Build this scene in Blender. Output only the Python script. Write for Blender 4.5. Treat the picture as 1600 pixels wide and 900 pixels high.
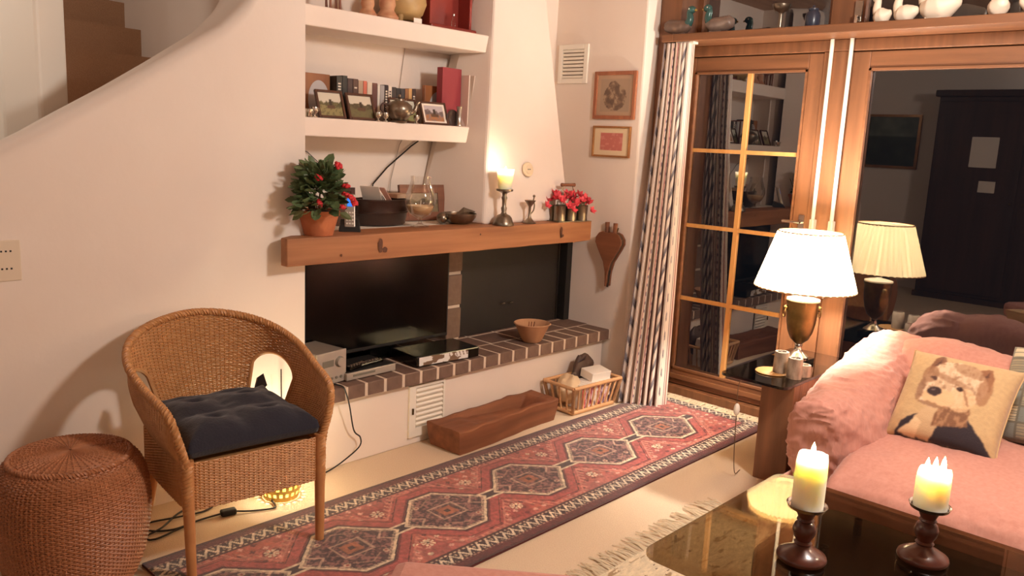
import bpy, math, random
import numpy as np
from mathutils import Vector, Matrix, noise
random.seed(7); RNG = np.random.default_rng(7)
PI = math.pi
SC = bpy.context.scene
COL = SC.collection
for o in list(bpy.data.objects): bpy.data.objects.remove(o)

# ------------------------------------------------------------------ camera
cam_d = bpy.data.cameras.new('camera'); cam = bpy.data.objects.new('camera', cam_d); COL.objects.link(cam)
yaw, pitch, roll = math.radians(43.0433), math.radians(10.13155), math.radians(-2.71686)
fw = Vector((math.cos(pitch)*math.cos(yaw), math.cos(pitch)*math.sin(yaw), -math.sin(pitch)))
rt = Vector((math.sin(yaw), -math.cos(yaw), 0)); dn = fw.cross(rt)
r2 = rt*math.cos(roll) + dn*math.sin(roll); d2 = -rt*math.sin(roll) + dn*math.cos(roll)
cam.matrix_world = Matrix(((r2.x, -d2.x, -fw.x, 0), (r2.y, -d2.y, -fw.y, 0), (r2.z, -d2.z, -fw.z, 1.5), (0, 0, 0, 1)))
cam_d.sensor_width = 36; cam_d.lens = 36*1278.26/1600; cam_d.clip_start = .05
SC.camera = cam

# ------------------------------------------------------------------ world (night) and room light with added fills
W = bpy.data.worlds.new('night'); SC.world = W; W.use_nodes = True
W.node_tree.nodes['Background'].inputs[0].default_value = (.012, .014, .02, 1)
W.node_tree.nodes['Background'].inputs[1].default_value = .3
SC.view_settings.view_transform = 'Standard'; SC.view_settings.look = 'None'
SC.view_settings.gamma = 1; SC.view_settings.use_curve_mapping = False
SC.view_settings.exposure = 0.0
def lamp(name, kind, loc, power, col, size=.1, rot=None):
    d = bpy.data.lights.new(name, kind); d.energy = power; d.color = col
    if kind == 'AREA': d.shape = 'DISK'; d.size = size
    else: d.shadow_soft_size = size
    o = bpy.data.objects.new(name, d); COL.objects.link(o); o.location = loc
    if rot: o.rotation_euler = rot
    return o
WARM = (1, .76, .52)
lamp('ceiling_lamp_light', 'POINT', (2.6, .3, 2.3), 156, (1, .935, .865), .16)
lamp('far_wall_fill_light', 'POINT', (-1.3, 1.45, 2.35), 24, (1, .935, .865), .16)  # added fill, no fixture: brightens the far wall mirrored in the door glass
lamp('stair_post_fill_light', 'POINT', (.3, 3.7, 2.2), 14, (1, .915, .8), .08)  # added fill out of view: brightens the stair post and steps

# ------------------------------------------------------------------ materials
def lin(c):
    return tuple(((v/255)/12.92 if v/255 <= .04045 else ((v/255+.055)/1.055)**2.4) for v in c)
MATS = {}
def M(name, rgb=(200, 200, 200), rough=.6, metal=0, noise_=None, bump=None, rgb2=None, spec=None, trans=0, sss=0, emit=None, alpha=None, sheen=0, stretch=None, coat=0):
    """noise_=(scale, amount): colour mottling towards rgb2; bump=(scale, strength)"""
    if name in MATS: return MATS[name]
    m = bpy.data.materials.new(name); m.use_nodes = True; MATS[name] = m
    nt = m.node_tree; b = nt.nodes['Principled BSDF']
    b.inputs['Base Color'].default_value = (*lin(rgb), 1)
    b.inputs['Roughness'].default_value = rough; b.inputs['Metallic'].default_value = metal
    if spec is not None: b.inputs['Specular IOR Level'].default_value = spec
    if trans: b.inputs['Transmission Weight'].default_value = trans
    if sss:
        b.inputs['Subsurface Weight'].default_value = sss; b.inputs['Subsurface Radius'].default_value = (.05, .042, .03); b.inputs['Subsurface Scale'].default_value = 1
    if emit: b.inputs['Emission Color'].default_value = (*lin(emit[0]), 1); b.inputs['Emission Strength'].default_value = emit[1]
    if sheen: b.inputs['Sheen Weight'].default_value = sheen
    if coat: b.inputs['Coat Weight'].default_value = coat
    if noise_ or bump:
        tc = nt.nodes.new('ShaderNodeTexCoord'); src = tc.outputs['Object']
        if stretch:
            mp = nt.nodes.new('ShaderNodeMapping'); mp.inputs['Scale'].default_value = stretch
            nt.links.new(src, mp.inputs[0]); src = mp.outputs[0]
    if noise_:
        n = nt.nodes.new('ShaderNodeTexNoise'); n.inputs['Scale'].default_value = noise_[0]; n.inputs['Detail'].default_value = 5
        nt.links.new(src, n.inputs['Vector'])
        r = nt.nodes.new('ShaderNodeValToRGB'); r.color_ramp.elements[0].position = .5-.5*noise_[1]; r.color_ramp.elements[1].position = .5+.5*noise_[1]
        r.color_ramp.elements[0].color = (*lin(rgb), 1); r.color_ramp.elements[1].color = (*lin(rgb2 or rgb), 1)
        nt.links.new(n.outputs[0], r.inputs[0]); nt.links.new(r.outputs[0], b.inputs['Base Color'])
    if bump:
        n2 = nt.nodes.new('ShaderNodeTexNoise'); n2.inputs['Scale'].default_value = bump[0]; n2.inputs['Detail'].default_value = 4
        nt.links.new(src, n2.inputs['Vector'])
        bp = nt.nodes.new('ShaderNodeBump'); bp.inputs['Strength'].default_value = bump[1]; bp.inputs['Distance'].default_value = .01
        nt.links.new(n2.outputs[0], bp.inputs['Height']); nt.links.new(bp.outputs[0], b.inputs['Normal'])
    return m
def wood(name, c1, c2, axis='Z', scale=6, rough=.45, k=.06):
    s = {'X': (k, 1, 1), 'Y': (1, k, 1), 'Z': (1, 1, k)}[axis]
    return M(name, c1, rough, noise_=(scale*4, .45), rgb2=c2, stretch=s, bump=(scale*6, .12))
def painted(name, rough=.8, bump=None, sheen=0):
    if name in MATS: return MATS[name]
    m = M(name, (200, 200, 200), rough, bump=bump, sheen=sheen)
    nt = m.node_tree; a = nt.nodes.new('ShaderNodeAttribute'); a.attribute_name = 'Col'
    nt.links.new(a.outputs['Color'], nt.nodes['Principled BSDF'].inputs['Base Color'])
    return m
def glassmat(name, tint, refl, rough=0):
    if name in MATS: return MATS[name]
    m = bpy.data.materials.new(name); m.use_nodes = True; MATS[name] = m; nt = m.node_tree; nt.nodes.clear()
    out = nt.nodes.new('ShaderNodeOutputMaterial'); mix = nt.nodes.new('ShaderNodeMixShader')
    t = nt.nodes.new('ShaderNodeBsdfTransparent'); t.inputs[0].default_value = (*tint, 1)
    g = nt.nodes.new('ShaderNodeBsdfGlossy'); g.inputs['Roughness'].default_value = rough; g.inputs[0].default_value = (1, 1, 1, 1)
    lw = nt.nodes.new('ShaderNodeFresnel'); lw.inputs[0].default_value = 1.5
    mt = nt.nodes.new('ShaderNodeMath'); mt.operation = 'MULTIPLY'; mt.inputs[1].default_value = refl; mt.use_clamp = True
    nt.links.new(lw.outputs[0], mt.inputs[0]); nt.links.new(mt.outputs[0], mix.inputs[0])
    nt.links.new(t.outputs[0], mix.inputs[1]); nt.links.new(g.outputs[0], mix.inputs[2]); nt.links.new(mix.outputs[0], out.inputs[0])
    return m
def translucent(name, rgb, mixf, rgb_t=None):
    if name in MATS: return MATS[name]
    m = bpy.data.materials.new(name); m.use_nodes = True; MATS[name] = m; nt = m.node_tree; nt.nodes.clear()
    out = nt.nodes.new('ShaderNodeOutputMaterial'); mix = nt.nodes.new('ShaderNodeMixShader'); mix.inputs[0].default_value = mixf
    d = nt.nodes.new('ShaderNodeBsdfDiffuse'); d.inputs[0].default_value = (*lin(rgb), 1)
    t = nt.nodes.new('ShaderNodeBsdfTranslucent'); t.inputs[0].default_value = (*lin(rgb_t or rgb), 1)
    nt.links.new(d.outputs[0], mix.inputs[1]); nt.links.new(t.outputs[0], mix.inputs[2]); nt.links.new(mix.outputs[0], out.inputs[0])
    return m
def emitter(name, rgb, s):
    if name in MATS: return MATS[name]
    m = bpy.data.materials.new(name); m.use_nodes = True; MATS[name] = m; nt = m.node_tree; nt.nodes.clear()
    out = nt.nodes.new('ShaderNodeOutputMaterial'); e = nt.nodes.new('ShaderNodeEmission')
    e.inputs[0].default_value = (*lin(rgb), 1); e.inputs[1].default_value = s; nt.links.new(e.outputs[0], out.inputs[0])
    return m

PLASTER = M('plaster', (238, 224, 212), .9, bump=(9, .25), noise_=(3, .8), rgb2=(231, 215, 201))
PAINT = M('white_paint', (240, 232, 218), .6)
PINE = wood('pine', (134, 88, 58), (104, 67, 43), 'Z')
PINE_Y = wood('pine_y', (134, 88, 58), (104, 67, 43), 'Y')
PINE_X = wood('pine_x', (134, 88, 58), (104, 67, 43), 'X')
OAK = wood('oak_beam', (178, 120, 78), (138, 86, 52), 'X', 5, .6)
OLDWOOD = wood('old_wood', (142, 88, 58), (104, 60, 38), 'X', 5, .7)
DARKWOOD = wood('dark_wood', (78, 50, 40), (56, 36, 30), 'Z', 5, .5)
CEILWOOD = wood('ceiling_wood', (176, 140, 112), (150, 112, 86), 'X', 4, .6)
PEWTER = M('pewter', (150, 138, 122), .32, .9, bump=(60, .1), noise_=(14, .7), rgb2=(112, 100, 86))
SILVER = M('silver', (205, 198, 188), .22, 1)
BRASS = M('old_brass', (128, 104, 64), .35, .9, noise_=(18, .6), rgb2=(74, 58, 34))
BLACKGLOSS = M('black_gloss', (10, 9, 9), .15, spec=.3)
BLACK = M('black_matt', (20, 18, 17), .6)
WICKER = M('wicker', (206, 154, 100), .5, noise_=(40, .7), rgb2=(172, 116, 68))
WICKER2 = M('wicker_pouf', (186, 126, 88), .5, noise_=(40, .7), rgb2=(150, 96, 62))
NAVY = M('navy_cloth', (26, 26, 40), .9, bump=(120, .2), sheen=.2)
PINK = M('pink_linen', (200, 144, 128), .9, noise_=(60, .6), rgb2=(184, 124, 108), bump=(150, .15), stretch=(1, 1, .2), sheen=.15)
TERRA = M('terracotta', (196, 116, 74), .8, noise_=(12, .7), rgb2=(172, 98, 62))
BRICK = M('hearth_brick', (124, 98, 84), .75, noise_=(22, .8), rgb2=(96, 74, 64), bump=(50, .3))
MORTAR = M('mortar', (214, 196, 176), .95, bump=(60, .3))
WAX = M('wax', (253, 240, 212), .5, sss=1.0)
FLAME = emitter('flame', (255, 214, 140), 40)
GLASS = glassmat('door_glass', (.93, .94, .93), 4.4)
CLEAR = glassmat('clear_glass', (.985, .98, .97), .55)
SMOKED = glassmat('smoked_glass', (.56, .48, .36), .5)
CHROME = M('chrome', (210, 205, 198), .15, 1)
PLASTIC_W = M('white_plastic', (235, 228, 214), .4)

# ------------------------------------------------------------------ mesh helpers
class MB:
    def __init__(s): s.v = []; s.f = []; s.smooth = False
    def add(s, vs, fs):
        o = len(s.v); s.v.extend([tuple(v) for v in vs]); s.f.extend([tuple(i+o for i in f) for f in fs]); return s
    def box(s, c, d, rot=None):
        x, y, z = d[0]/2, d[1]/2, d[2]/2
        vs = [Vector(p) for p in ((-x,-y,-z),(x,-y,-z),(x,y,-z),(-x,y,-z),(-x,-y,z),(x,-y,z),(x,y,z),(-x,y,z))]
        if rot is not None: vs = [rot @ v for v in vs]
        return s.add([v+Vector(c) for v in vs], [(0,3,2,1),(4,5,6,7),(0,1,5,4),(1,2,6,5),(2,3,7,6),(3,0,4,7)])
    def bx(s, x0, x1, y0, y1, z0, z1): return s.box(((x0+x1)/2, (y0+y1)/2, (z0+z1)/2), (abs(x1-x0), abs(y1-y0), abs(z1-z0)))
    def hexa(s, b, t):   # 4 bottom pts, 4 top pts (ccw from above)
        return s.add(list(b)+list(t), [(0,3,2,1),(4,5,6,7),(0,1,5,4),(1,2,6,5),(2,3,7,6),(3,0,4,7)])
    def prism(s, poly, z0, z1):
        n = len(poly)
        return s.add([(x,y,z0) for x,y in poly]+[(x,y,z1) for x,y in poly], [tuple(range(n))[::-1], tuple(range(n,2*n))]+[(i,(i+1)%n,n+(i+1)%n,n+i) for i in range(n)])
    def prism_axis(s, poly, a0, a1, axis):   # poly in the other two axes; 'x': (y,z); 'y': (x,z)
        n = len(poly); mk = (lambda p,a: (a,p[0],p[1])) if axis == 'x' else (lambda p,a: (p[0],a,p[1]))
        return s.add([mk(p,a0) for p in poly]+[mk(p,a1) for p in poly], [tuple(range(n)), tuple(range(n,2*n))[::-1]]+[(i,n+i,n+(i+1)%n,(i+1)%n) for i in range(n)])
    def lathe(s, prof, seg=24, c=(0,0,0), rf=None):
        n = len(prof); vs = []
        for i in range(seg):
            a = 2*PI*i/seg; k = rf(a) if rf else 1
            for r, z in prof: vs.append((c[0]+r*k*math.cos(a), c[1]+r*k*math.sin(a), c[2]+z))
        fs = [(i*n+j, ((i+1)%seg)*n+j, ((i+1)%seg)*n+j+1, i*n+j+1) for i in range(seg) for j in range(n-1)]
        s.smooth = True; return s.add(vs, fs)
    def tube(s, pts, r, seg=8, closed=False, cap=True):
        pts = [Vector(p) for p in pts]; n = len(pts); rr = r if isinstance(r, (list, tuple)) else [r]*n
        vs = []; up = Vector((0,0,1)); prev = None
        for i, p in enumerate(pts):
            t = (pts[(i+1)%n]-pts[i-1]) if closed else (pts[min(i+1,n-1)]-pts[max(i-1,0)])
            t.normalize()
            if prev is None: prev = (up if abs(t.dot(up)) < .9 else Vector((1,0,0)))
            a = prev - t*prev.dot(t); a.normalize(); prev = a; b = t.cross(a)
            for k in range(seg):
                q = 2*PI*k/seg; vs.append(p + (a*math.cos(q)+b*math.sin(q))*rr[i])
        fs = []
        for i in range(n if closed else n-1):
            j = (i+1)%n
            for k in range(seg): fs.append((i*seg+k, i*seg+(k+1)%seg, j*seg+(k+1)%seg, j*seg+k))
        if cap and not closed: fs += [tuple(range(seg))[::-1], tuple(range((n-1)*seg, n*seg))]
        s.smooth = True; return s.add(vs, fs)
    def ball(s, c, r, seg=14, rings=9):
        if not isinstance(r, (tuple, list)): r = (r, r, r)
        vs = []
        for j in range(rings+1):
            t = PI*j/rings
            for i in range(seg): a = 2*PI*i/seg; vs.append((c[0]+r[0]*math.sin(t)*math.cos(a), c[1]+r[1]*math.sin(t)*math.sin(a), c[2]-r[2]*math.cos(t)))
        s.smooth = True
        return s.add(vs, [(j*seg+i, j*seg+(i+1)%seg, (j+1)*seg+(i+1)%seg, (j+1)*seg+i) for j in range(rings) for i in range(seg)])
    def grid(s, P):      # P: array (m,n,3)
        m, n = P.shape[:2]; o = len(s.v); s.v.extend(map(tuple, P.reshape(-1,3).tolist()))
        s.f.extend([(o+i*n+j, o+i*n+j+1, o+(i+1)*n+j+1, o+(i+1)*n+j) for i in range(m-1) for j in range(n-1)]); s.smooth = True; return s
    def build(s, name, mat, parent=None, bevel=0, smooth=None, sub=0, solid=0):
        me = bpy.data.meshes.new(name); me.from_pydata(s.v, [], s.f); me.materials.append(mat)
        sm = s.smooth if smooth is None else smooth
        if sm: me.polygons.foreach_set('use_smooth', [True]*len(me.polygons)); me.set_sharp_from_angle(angle=math.radians(50))
        o = bpy.data.objects.new(name, me); COL.objects.link(o); o.parent = parent
        if solid: m = o.modifiers.new('solid', 'SOLIDIFY'); m.thickness = solid
        if bevel: m = o.modifiers.new('bevel', 'BEVEL'); m.width = bevel; m.segments = 2; m.limit_method = 'ANGLE'
        if sub: m = o.modifiers.new('sub', 'SUBSURF'); m.levels = sub; m.render_levels = sub
        return o
def color_grid(name, Pg, Cg, mat, parent=None, both=0):
    """surface grid (m,n,3) with a colour per vertex (sRGB 0..255)"""
    m, n = Pg.shape[:2]; me = bpy.data.meshes.new(name)
    idx = np.arange(m*n).reshape(m, n)
    q = np.stack([idx[:-1,:-1], idx[:-1,1:], idx[1:,1:], idx[1:,:-1]], -1).reshape(-1, 4)
    me.vertices.add(m*n); me.vertices.foreach_set('co', Pg.astype(np.float32).ravel())
    me.loops.add(q.size); me.loops.foreach_set('vertex_index', q.ravel().astype(np.int32))
    me.polygons.add(len(q)); me.polygons.foreach_set('loop_start', np.arange(0, q.size, 4, dtype=np.int32))
    me.polygons.foreach_set('use_smooth', np.ones(len(q), dtype=bool)); me.update(calc_edges=True)
    c = np.clip(Cg, 0, 255)/255; c = np.where(c <= .04045, c/12.92, ((c+.055)/1.055)**2.4)
    a = me.color_attributes.new('Col', 'FLOAT_COLOR', 'POINT')
    a.data.foreach_set('color', np.concatenate([c, np.ones((m, n, 1))], -1).astype(np.float32).ravel())
    me.materials.append(mat); o = bpy.data.objects.new(name, me); COL.objects.link(o); o.parent = parent
    if both: md = o.modifiers.new('solid', 'SOLIDIFY'); md.thickness = both
    return o
def thing(name, label, cat, loc=(0,0,0), rz=0, group=None):
    o = bpy.data.objects.new(name, None); COL.objects.link(o); o.location = loc; o.rotation_euler = (0, 0, rz); o.empty_display_size = .05
    o['label'] = label; o['category'] = cat
    if group: o['group'] = group
    return o
def tag(o, label, cat, group=None):
    o['label'] = label; o['category'] = cat
    if group: o['group'] = group
    return o
def struct(o, label=None, cat=None):
    o['kind'] = 'structure'
    if label: o['label'] = label
    if cat: o['category'] = cat
    return o
def rotz(a): return Matrix.Rotation(a, 3, 'Z')
def fnoise(x, y, seed=0, octaves=3):
    """cheap vectorised value noise"""
    out = np.zeros(np.broadcast(x, y).shape); amp = 1; tot = 0
    for k in range(octaves):
        X = np.asarray(x)*(2**k)+17.3*k+seed; Y = np.asarray(y)*(2**k)+9.1*k+seed*1.7
        xi = np.floor(X); yi = np.floor(Y); fx = X-xi; fy = Y-yi; fx = fx*fx*(3-2*fx); fy = fy*fy*(3-2*fy)
        h = lambda a, b: np.modf(np.abs(np.sin(a*127.1+b*311.7)*43758.5453))[0]
        v = (h(xi,yi)*(1-fx)+h(xi+1,yi)*fx)*(1-fy)+(h(xi,yi+1)*(1-fx)+h(xi+1,yi+1)*fx)*fy
        out = out+v*amp; tot += amp; amp *= .5
    return out/tot
import bmesh
def chamfer_mesh(name, d, mat, w=.004):
    bm = bmesh.new(); bmesh.ops.create_cube(bm, size=1)
    for v in bm.verts: v.co = Vector((v.co.x*d[0], v.co.y*d[1], v.co.z*d[2]))
    bmesh.ops.bevel(bm, geom=list(bm.edges), offset=w, segments=1, affect='EDGES')
    me = bpy.data.meshes.new(name); bm.to_mesh(me); bm.free(); me.materials.append(mat); return me
def place(name, me, parent, loc, rot=(0,0,0)):
    o = bpy.data.objects.new(name, me); COL.objects.link(o); o.parent = parent; o.location = loc; o.rotation_euler = rot; return o

# ================================================================== THE ROOM
FLOORM = M('floor_carpet', (226, 204, 176), .95, noise_=(180, .9), rgb2=(206, 182, 152), bump=(220, .4))
struct(MB().bx(-1.6, 4.45, -3.5, 5.0, -.1, 0).build('floor', FLOORM), 'beige short-pile carpet floor of the living room', 'floor')
struct(MB().bx(-1.7, 4.5, -3.6, 5.1, 2.7, 2.8).build('ceiling', CEILWOOD), 'brown boarded wooden ceiling', 'ceiling')
struct(MB().bx(-1.7, -1.6, -3.6, 5.1, 0, 2.7).build('wall_far', PLASTER), 'white plaster wall seen only as a reflection in the door glass', 'wall')
struct(MB().bx(-1.6, 4.5, -3.6, -3.5, 0, 2.7).build('wall_rear', PLASTER), 'white plaster wall behind the viewer', 'wall')
struct(MB().bx(-1.6, 2.0, 5.0, 5.1, 0, 2.7).build('wall_hall', PLASTER), 'white plaster wall at the end of the hall', 'wall')
# stair parapet wall: sloping top with a rounded edge
wx = np.array([.25, 1.0, 1.4, 1.7, 1.938, 2.048]); wy = np.array([3.14, 3.12, 3.095, 3.065, 3.04, 3.22])
ex = np.array([.25, .55, .846, .944, 1.05, 1.239, 1.411, 1.602, 1.693, 1.75, 1.79, 1.81, 1.82]); ez = np.array([1.07, 1.25, 1.418, 1.473, 1.54, 1.654, 1.766, 1.896, 1.992, 2.09, 2.22, 2.45, 2.71])
fx = np.r_[np.linspace(.25, 1.68, 36), np.linspace(1.70, 1.82, 12), np.linspace(1.83, 1.938, 6), [1.9385, 2.0, 2.048]]; fpath = np.c_[fx, np.interp(fx, wx, wy)]
ztop = np.minimum(np.interp(fx, ex, ez), 2.7)
rows = []
for (x_, y_), zt in zip(fpath, ztop):      # section: front bottom .. rounded crest .. back bottom
    rows.append([(x_, y_, 0), (x_, y_, .6), (x_, y_, .95), (x_, y_, zt-.08), (x_, y_, zt-.07), (x_, y_, zt-.055), (x_, y_+.008, zt-.02), (x_, y_+.03, zt-.002), (x_, y_+.07, zt), (x_, y_+.11, zt-.006), (x_, 3.34, zt-.02), (x_, 3.34, 0)])
wl = MB().grid(np.array(rows)[::-1]).build('wall_left', PLASTER)
struct(wl, 'white plaster stair wall with a sloping curved top edge', 'wall')
struct(MB().bx(2.0, 4.5, 3.5, 3.62, 0, 2.7).bx(1.9, 2.03, 3.3, 3.6, 0, 2.7).build('wall_back', PLASTER), 'white plaster back of the fireplace niche', 'wall')
struct(MB().bx(4.05, 4.5, 2.82, 3.55, 0, 2.7).build('wall_right', PLASTER, bevel=.012), 'white plaster wall with the two small pictures', 'wall')
struct(MB().bx(4.3, 4.5, -3.5, .45, 0, 2.7).bx(4.36, 4.5, .45, 2.82, 2.6, 2.7).build('wall_window', PLASTER), 'white plaster wall beside the glass doors', 'wall')
# tapering chimney hood
z0, z1 = 1.062, 2.7
hood = MB().hexa([(3.03,3.05,z0),(3.735,3.05,z0),(3.82,3.5,z0),(2.93,3.5,z0)], [(3.27,3.29,z1),(3.61,3.29,z1),(3.68,3.5,z1),(3.335,3.5,z1)]).build('chimney_hood', PLASTER, bevel=.018)
hood.modifiers['bevel'].segments = 3
struct(hood, 'white plaster chimney hood narrowing towards the ceiling', 'chimney hood')
niche = MB().bx(2.03, 3.03, 3.1, 3.5, 1.0, 1.061).bx(2.03, 4.05, 3.16, 3.5, .93, 1.0).bx(3.0, 3.85, 3.1, 3.5, 1.0, 1.061).build('niche_sill', PAINT)
struct(niche, 'flat white ledge of the niche behind the wooden mantel beam', 'ledge')

# plaster shelves built into the niche
def shelf(label, zt, zb, xr_t, xr_b, grp):
    o = MB().hexa([(2.03,3.21,zb),(xr_b,3.21,zb),(xr_b+.02,3.5,zb),(2.03,3.5,zb)], [(2.03,3.21,zt),(xr_t,3.21,zt),(xr_t+.02,3.5,zt),(2.03,3.5,zt)]).build('niche_shelf', PLASTER, bevel=.006)
    tag(o, label, 'shelf', grp)
shelf('upper thick white plaster shelf with the red box and figurines', 2.047, 1.957, 3.168, 3.148, 'plaster shelves in the niche')
shelf('lower thick white plaster shelf with books and photo frames', 1.566, 1.482, 3.05, 3.03, 'plaster shelves in the niche')

# ------------------------------------------------------------------ hearth with bricks
hearth = bpy.data.objects.new('hearth', None); COL.objects.link(hearth); struct(hearth, 'raised white hearth with a dark brick ledge and brick pier', 'hearth')
MB().bx(1.84, 4.03, 2.97, 3.5, 0, .318).build('hearth_base', PLASTER, hearth, bevel=.006)
MB().bx(1.874, 4.045, 2.9275, 3.5, .3225, .3835).build('mortar_bed', MORTAR, hearth)
bw = .0957; n = 20
bA = chamfer_mesh('brick', (bw, .178, .064), BRICK)
x = 1.872
for i in range(20):
    place('brick', bA, hearth, (x+bw/2, 2.925+.089, .353+.001*math.sin(i*7)))
    x += bw+.013
bB = chamfer_mesh('brick', (.206, .18, .02), BRICK)
for i in range(10): place('brick', bB, hearth, (1.98+i*.2185, 3.113+.09, .3755+.001*math.sin(i*5)))
bC = chamfer_mesh('brick', (.206, .17, .02), BRICK)
for i in range(10): place('brick', bC, hearth, (1.98+i*.2185, 3.305+.085, .3755+.001*math.sin(i*3)))
# brick pier between the television and the fire screen
MB().bx(3.012, 3.112, 3.305, 3.48, .385, .95).build('pier_mortar', MORTAR, hearth)
bP = chamfer_mesh('brick', (.108, .2, .172), M('pier_brick', (128, 104, 86), .8, noise_=(30, .8), rgb2=(108, 84, 70), bump=(60, .3)))
for i in range(3): place('brick', bP, hearth, (3.062, 3.395, .395+.086+i*.19))
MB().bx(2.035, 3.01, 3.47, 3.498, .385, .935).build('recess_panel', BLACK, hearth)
MB().bx(4.0, 4.05, 3.27, 3.33, .385, .935).build('jamb', BLACK, hearth)
# fire screen
fs = thing('fire_screen', 'dark grey metal fire screen closing the fireplace opening', 'fire screen', (3.56, 3.325, .386))
SCREEN = M('screen_metal', (44, 38, 35), .55, .2, noise_=(5, .7), rgb2=(34, 29, 27))
MB().bx(-.445, .425, -.004, .004, 0, .545).build('panel', SCREEN, fs)
MB().bx(-.445, -.43, -.009, .008, 0, .55).bx(.41, .425, -.009, .008, 0, .55).bx(-.445, .425, -.009, .008, .535, .55).build('frame', M('screen_frame', (38, 34, 31), .5, .4), fs)
for hx in (-.09, -.02): MB().tube([(hx-.015,-.006,.16),(hx-.012,-.02,.162),(hx+.012,-.02,.162),(hx+.015,-.006,.16)], .004, 6).build('handle', PEWTER, fs)
# louvred vent in the hearth wall
vent = thing('vent_door', 'white louvred vent door in the front of the hearth', 'vent', (2.59, 2.969, .04))
MB().bx(-.115, -.075, -.012, 0, 0, .262).bx(.105, .115, -.012, 0, .04, .262).bx(-.075, .105, -.012, 0, .25, .262).bx(-.075, .105, -.012, 0, 0, .045).build('frame', PAINT, vent)
sl = chamfer_mesh('slat', (.178, .016, .02), PAINT, .003)
for i in range(8): place('slat', sl, vent, (.015, -.004, .06+i*.0245), (math.radians(38), 0, 0))
MB().bx(.1155, .121, -.004, 0, .04, .255).build('shadow_gap', BLACK, vent)
MB().bx(-.1, -.093, -.02, -.012, .12, .15).build('latch', BRASS, vent)

# mantel beam
mb_ = MB()
nx = 40; prof = []
for i in range(nx+1):
    xx = 1.797+i*(3.82-1.797)/nx; w = .004*noise.noise((xx*3, 0, 1)); w2 = .005*noise.noise((xx*4, 5, 1))
    prof.append([(xx, 2.95+w, .947+w2), (xx, max(3.0, min(3.14, 3.0+(xx-1.8)*.7)), .947+w2), (xx, max(3.0, min(3.14, 3.0+(xx-1.8)*.7)), 1.064), (xx, 2.95+w, 1.064+w*.4)])
vs = [p for r in prof for p in r]; fsx = [(i*4+k, (i+1)*4+k, (i+1)*4+(k+1)%4, i*4+(k+1)%4) for i in range(nx) for k in range(4)]+[(0,1,2,3), tuple(nx*4+k for k in (3,2,1,0))]
mb_.add(vs, fsx); mantel = mb_.build('mantel_beam', OAK, bevel=.005, smooth=False)
tag(mantel, 'long solid oak mantel beam above the fireplace', 'mantel')
DK = M('knot', (104, 62, 38), .7, noise_=(60, .7), rgb2=(70, 38, 24))
def disc_xz(mb, cx, y, cz, rx, rz, n=14):
    
    q = [1+.45*noise.noise((cx*9+math.cos(2*PI*i/n)*1.7, cz*9+math.sin(2*PI*i/n)*1.7, 4)) for i in range(n)]
    mb.add([(cx+rx*q[i]*math.cos(2*PI*i/n), y, cz+rz*q[i]*math.sin(2*PI*i/n)) for i in range(n)], [tuple(range(n))])
for kx, kz, rx, rz in ((2.27, 1.01, .013, .032), (2.295, .99, .016, .012), (3.54, 1.01, .009, .032), (3.55, .99, .013, .009), (2.9, 1.03, .005, .005), (2.06, .98, .005, .006)):
    k = MB(); disc_xz(k, kx, 2.9445, kz, rx, rz); k.build('wood_knot', DK, mantel)

# ------------------------------------------------------------------ glass doors and upper windows
struct(MB().bx(4.17, 4.42, 2.675, 2.815, 0, 2.7).build('trim_1', PINE, bevel=.004), 'orange pine post at the left of the glass doors', 'trim')
struct(MB().bx(4.33, 4.42, 1.755, 1.885, .05, 2.04).bx(4.33, 4.42, .45, 2.675, 2.04, 2.1).bx(4.3, 4.42, .45, 2.675, 0, .05).bx(4.33, 4.42, .45, .6, .05, 2.04).build('trim_2', PINE, bevel=.004), 'pine frame around the two glass doors', 'trim')
led = MB().bx(4.10, 4.42, .3, 2.672, 2.1, 2.142).bx(4.10, 4.165, 2.672, 2.75, 2.1, 2.142).build('door_ledge', PINE_Y, bevel=.004); struct(led, 'pine ledge above the glass doors carrying the ducks', 'ledge')
def door(name, label, y0, y1, gy0, gy1, gz0, gz1, cols, rows):
    d = bpy.data.objects.new(name, None); COL.objects.link(d); struct(d, label, 'door')
    x0, x1 = 4.345, 4.40; zb, zt = .055, 2.035
    MB().bx(x0, x1, gy1, y1, zb, zt).build('stile', PINE, d, bevel=.004); MB().bx(x0, x1, y0, gy0, zb, zt).build('stile', PINE, d, bevel=.004)
    MB().bx(x0, x1, gy0, gy1, gz1, zt).build('rail', PINE_Y, d, bevel=.004); MB().bx(x0, x1, gy0, gy1, zb, gz0).build('rail', PINE_Y, d, bevel=.004)
    b = MB(); t = .012
    b.bx(x0-.006, x0+.02, gy0, gy0+t, gz0, gz1).bx(x0-.006, x0+.02, gy1-t, gy1, gz0, gz1).bx(x0-.006, x0+.02, gy0, gy1, gz1-t, gz1).bx(x0-.006, x0+.02, gy0, gy1, gz0, gz0+t).build('bead', PINE_Y, d)
    for i in range(cols):
        for j in range(rows):
            a0 = gy0+(gy1-gy0)*i/cols; a1 = gy0+(gy1-gy0)*(i+1)/cols; c0 = gz0+(gz1-gz0)*j/rows; c1 = gz0+(gz1-gz0)*(j+1)/rows
            MB().add([(4.37,a0,c0),(4.37,a1,c0),(4.37,a1,c1),(4.37,a0,c1)], [(0,1,2,3)]).build('pane', GLASS, d)
    m = wood('pale_pine', (214, 160, 96), (196, 138, 78), 'Z')
    for i in range(1, cols): yy = gy0+(gy1-gy0)*i/cols; MB().bx(4.356, 4.384, yy-.013, yy+.013, gz0, gz1).build('muntin', m, d)
    for j in range(1, rows): zz = gz0+(gz1-gz0)*j/rows; MB().bx(4.358, 4.382, gy0, gy1, zz-.011, zz+.011).build('muntin', m, d)
    return d
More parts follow.
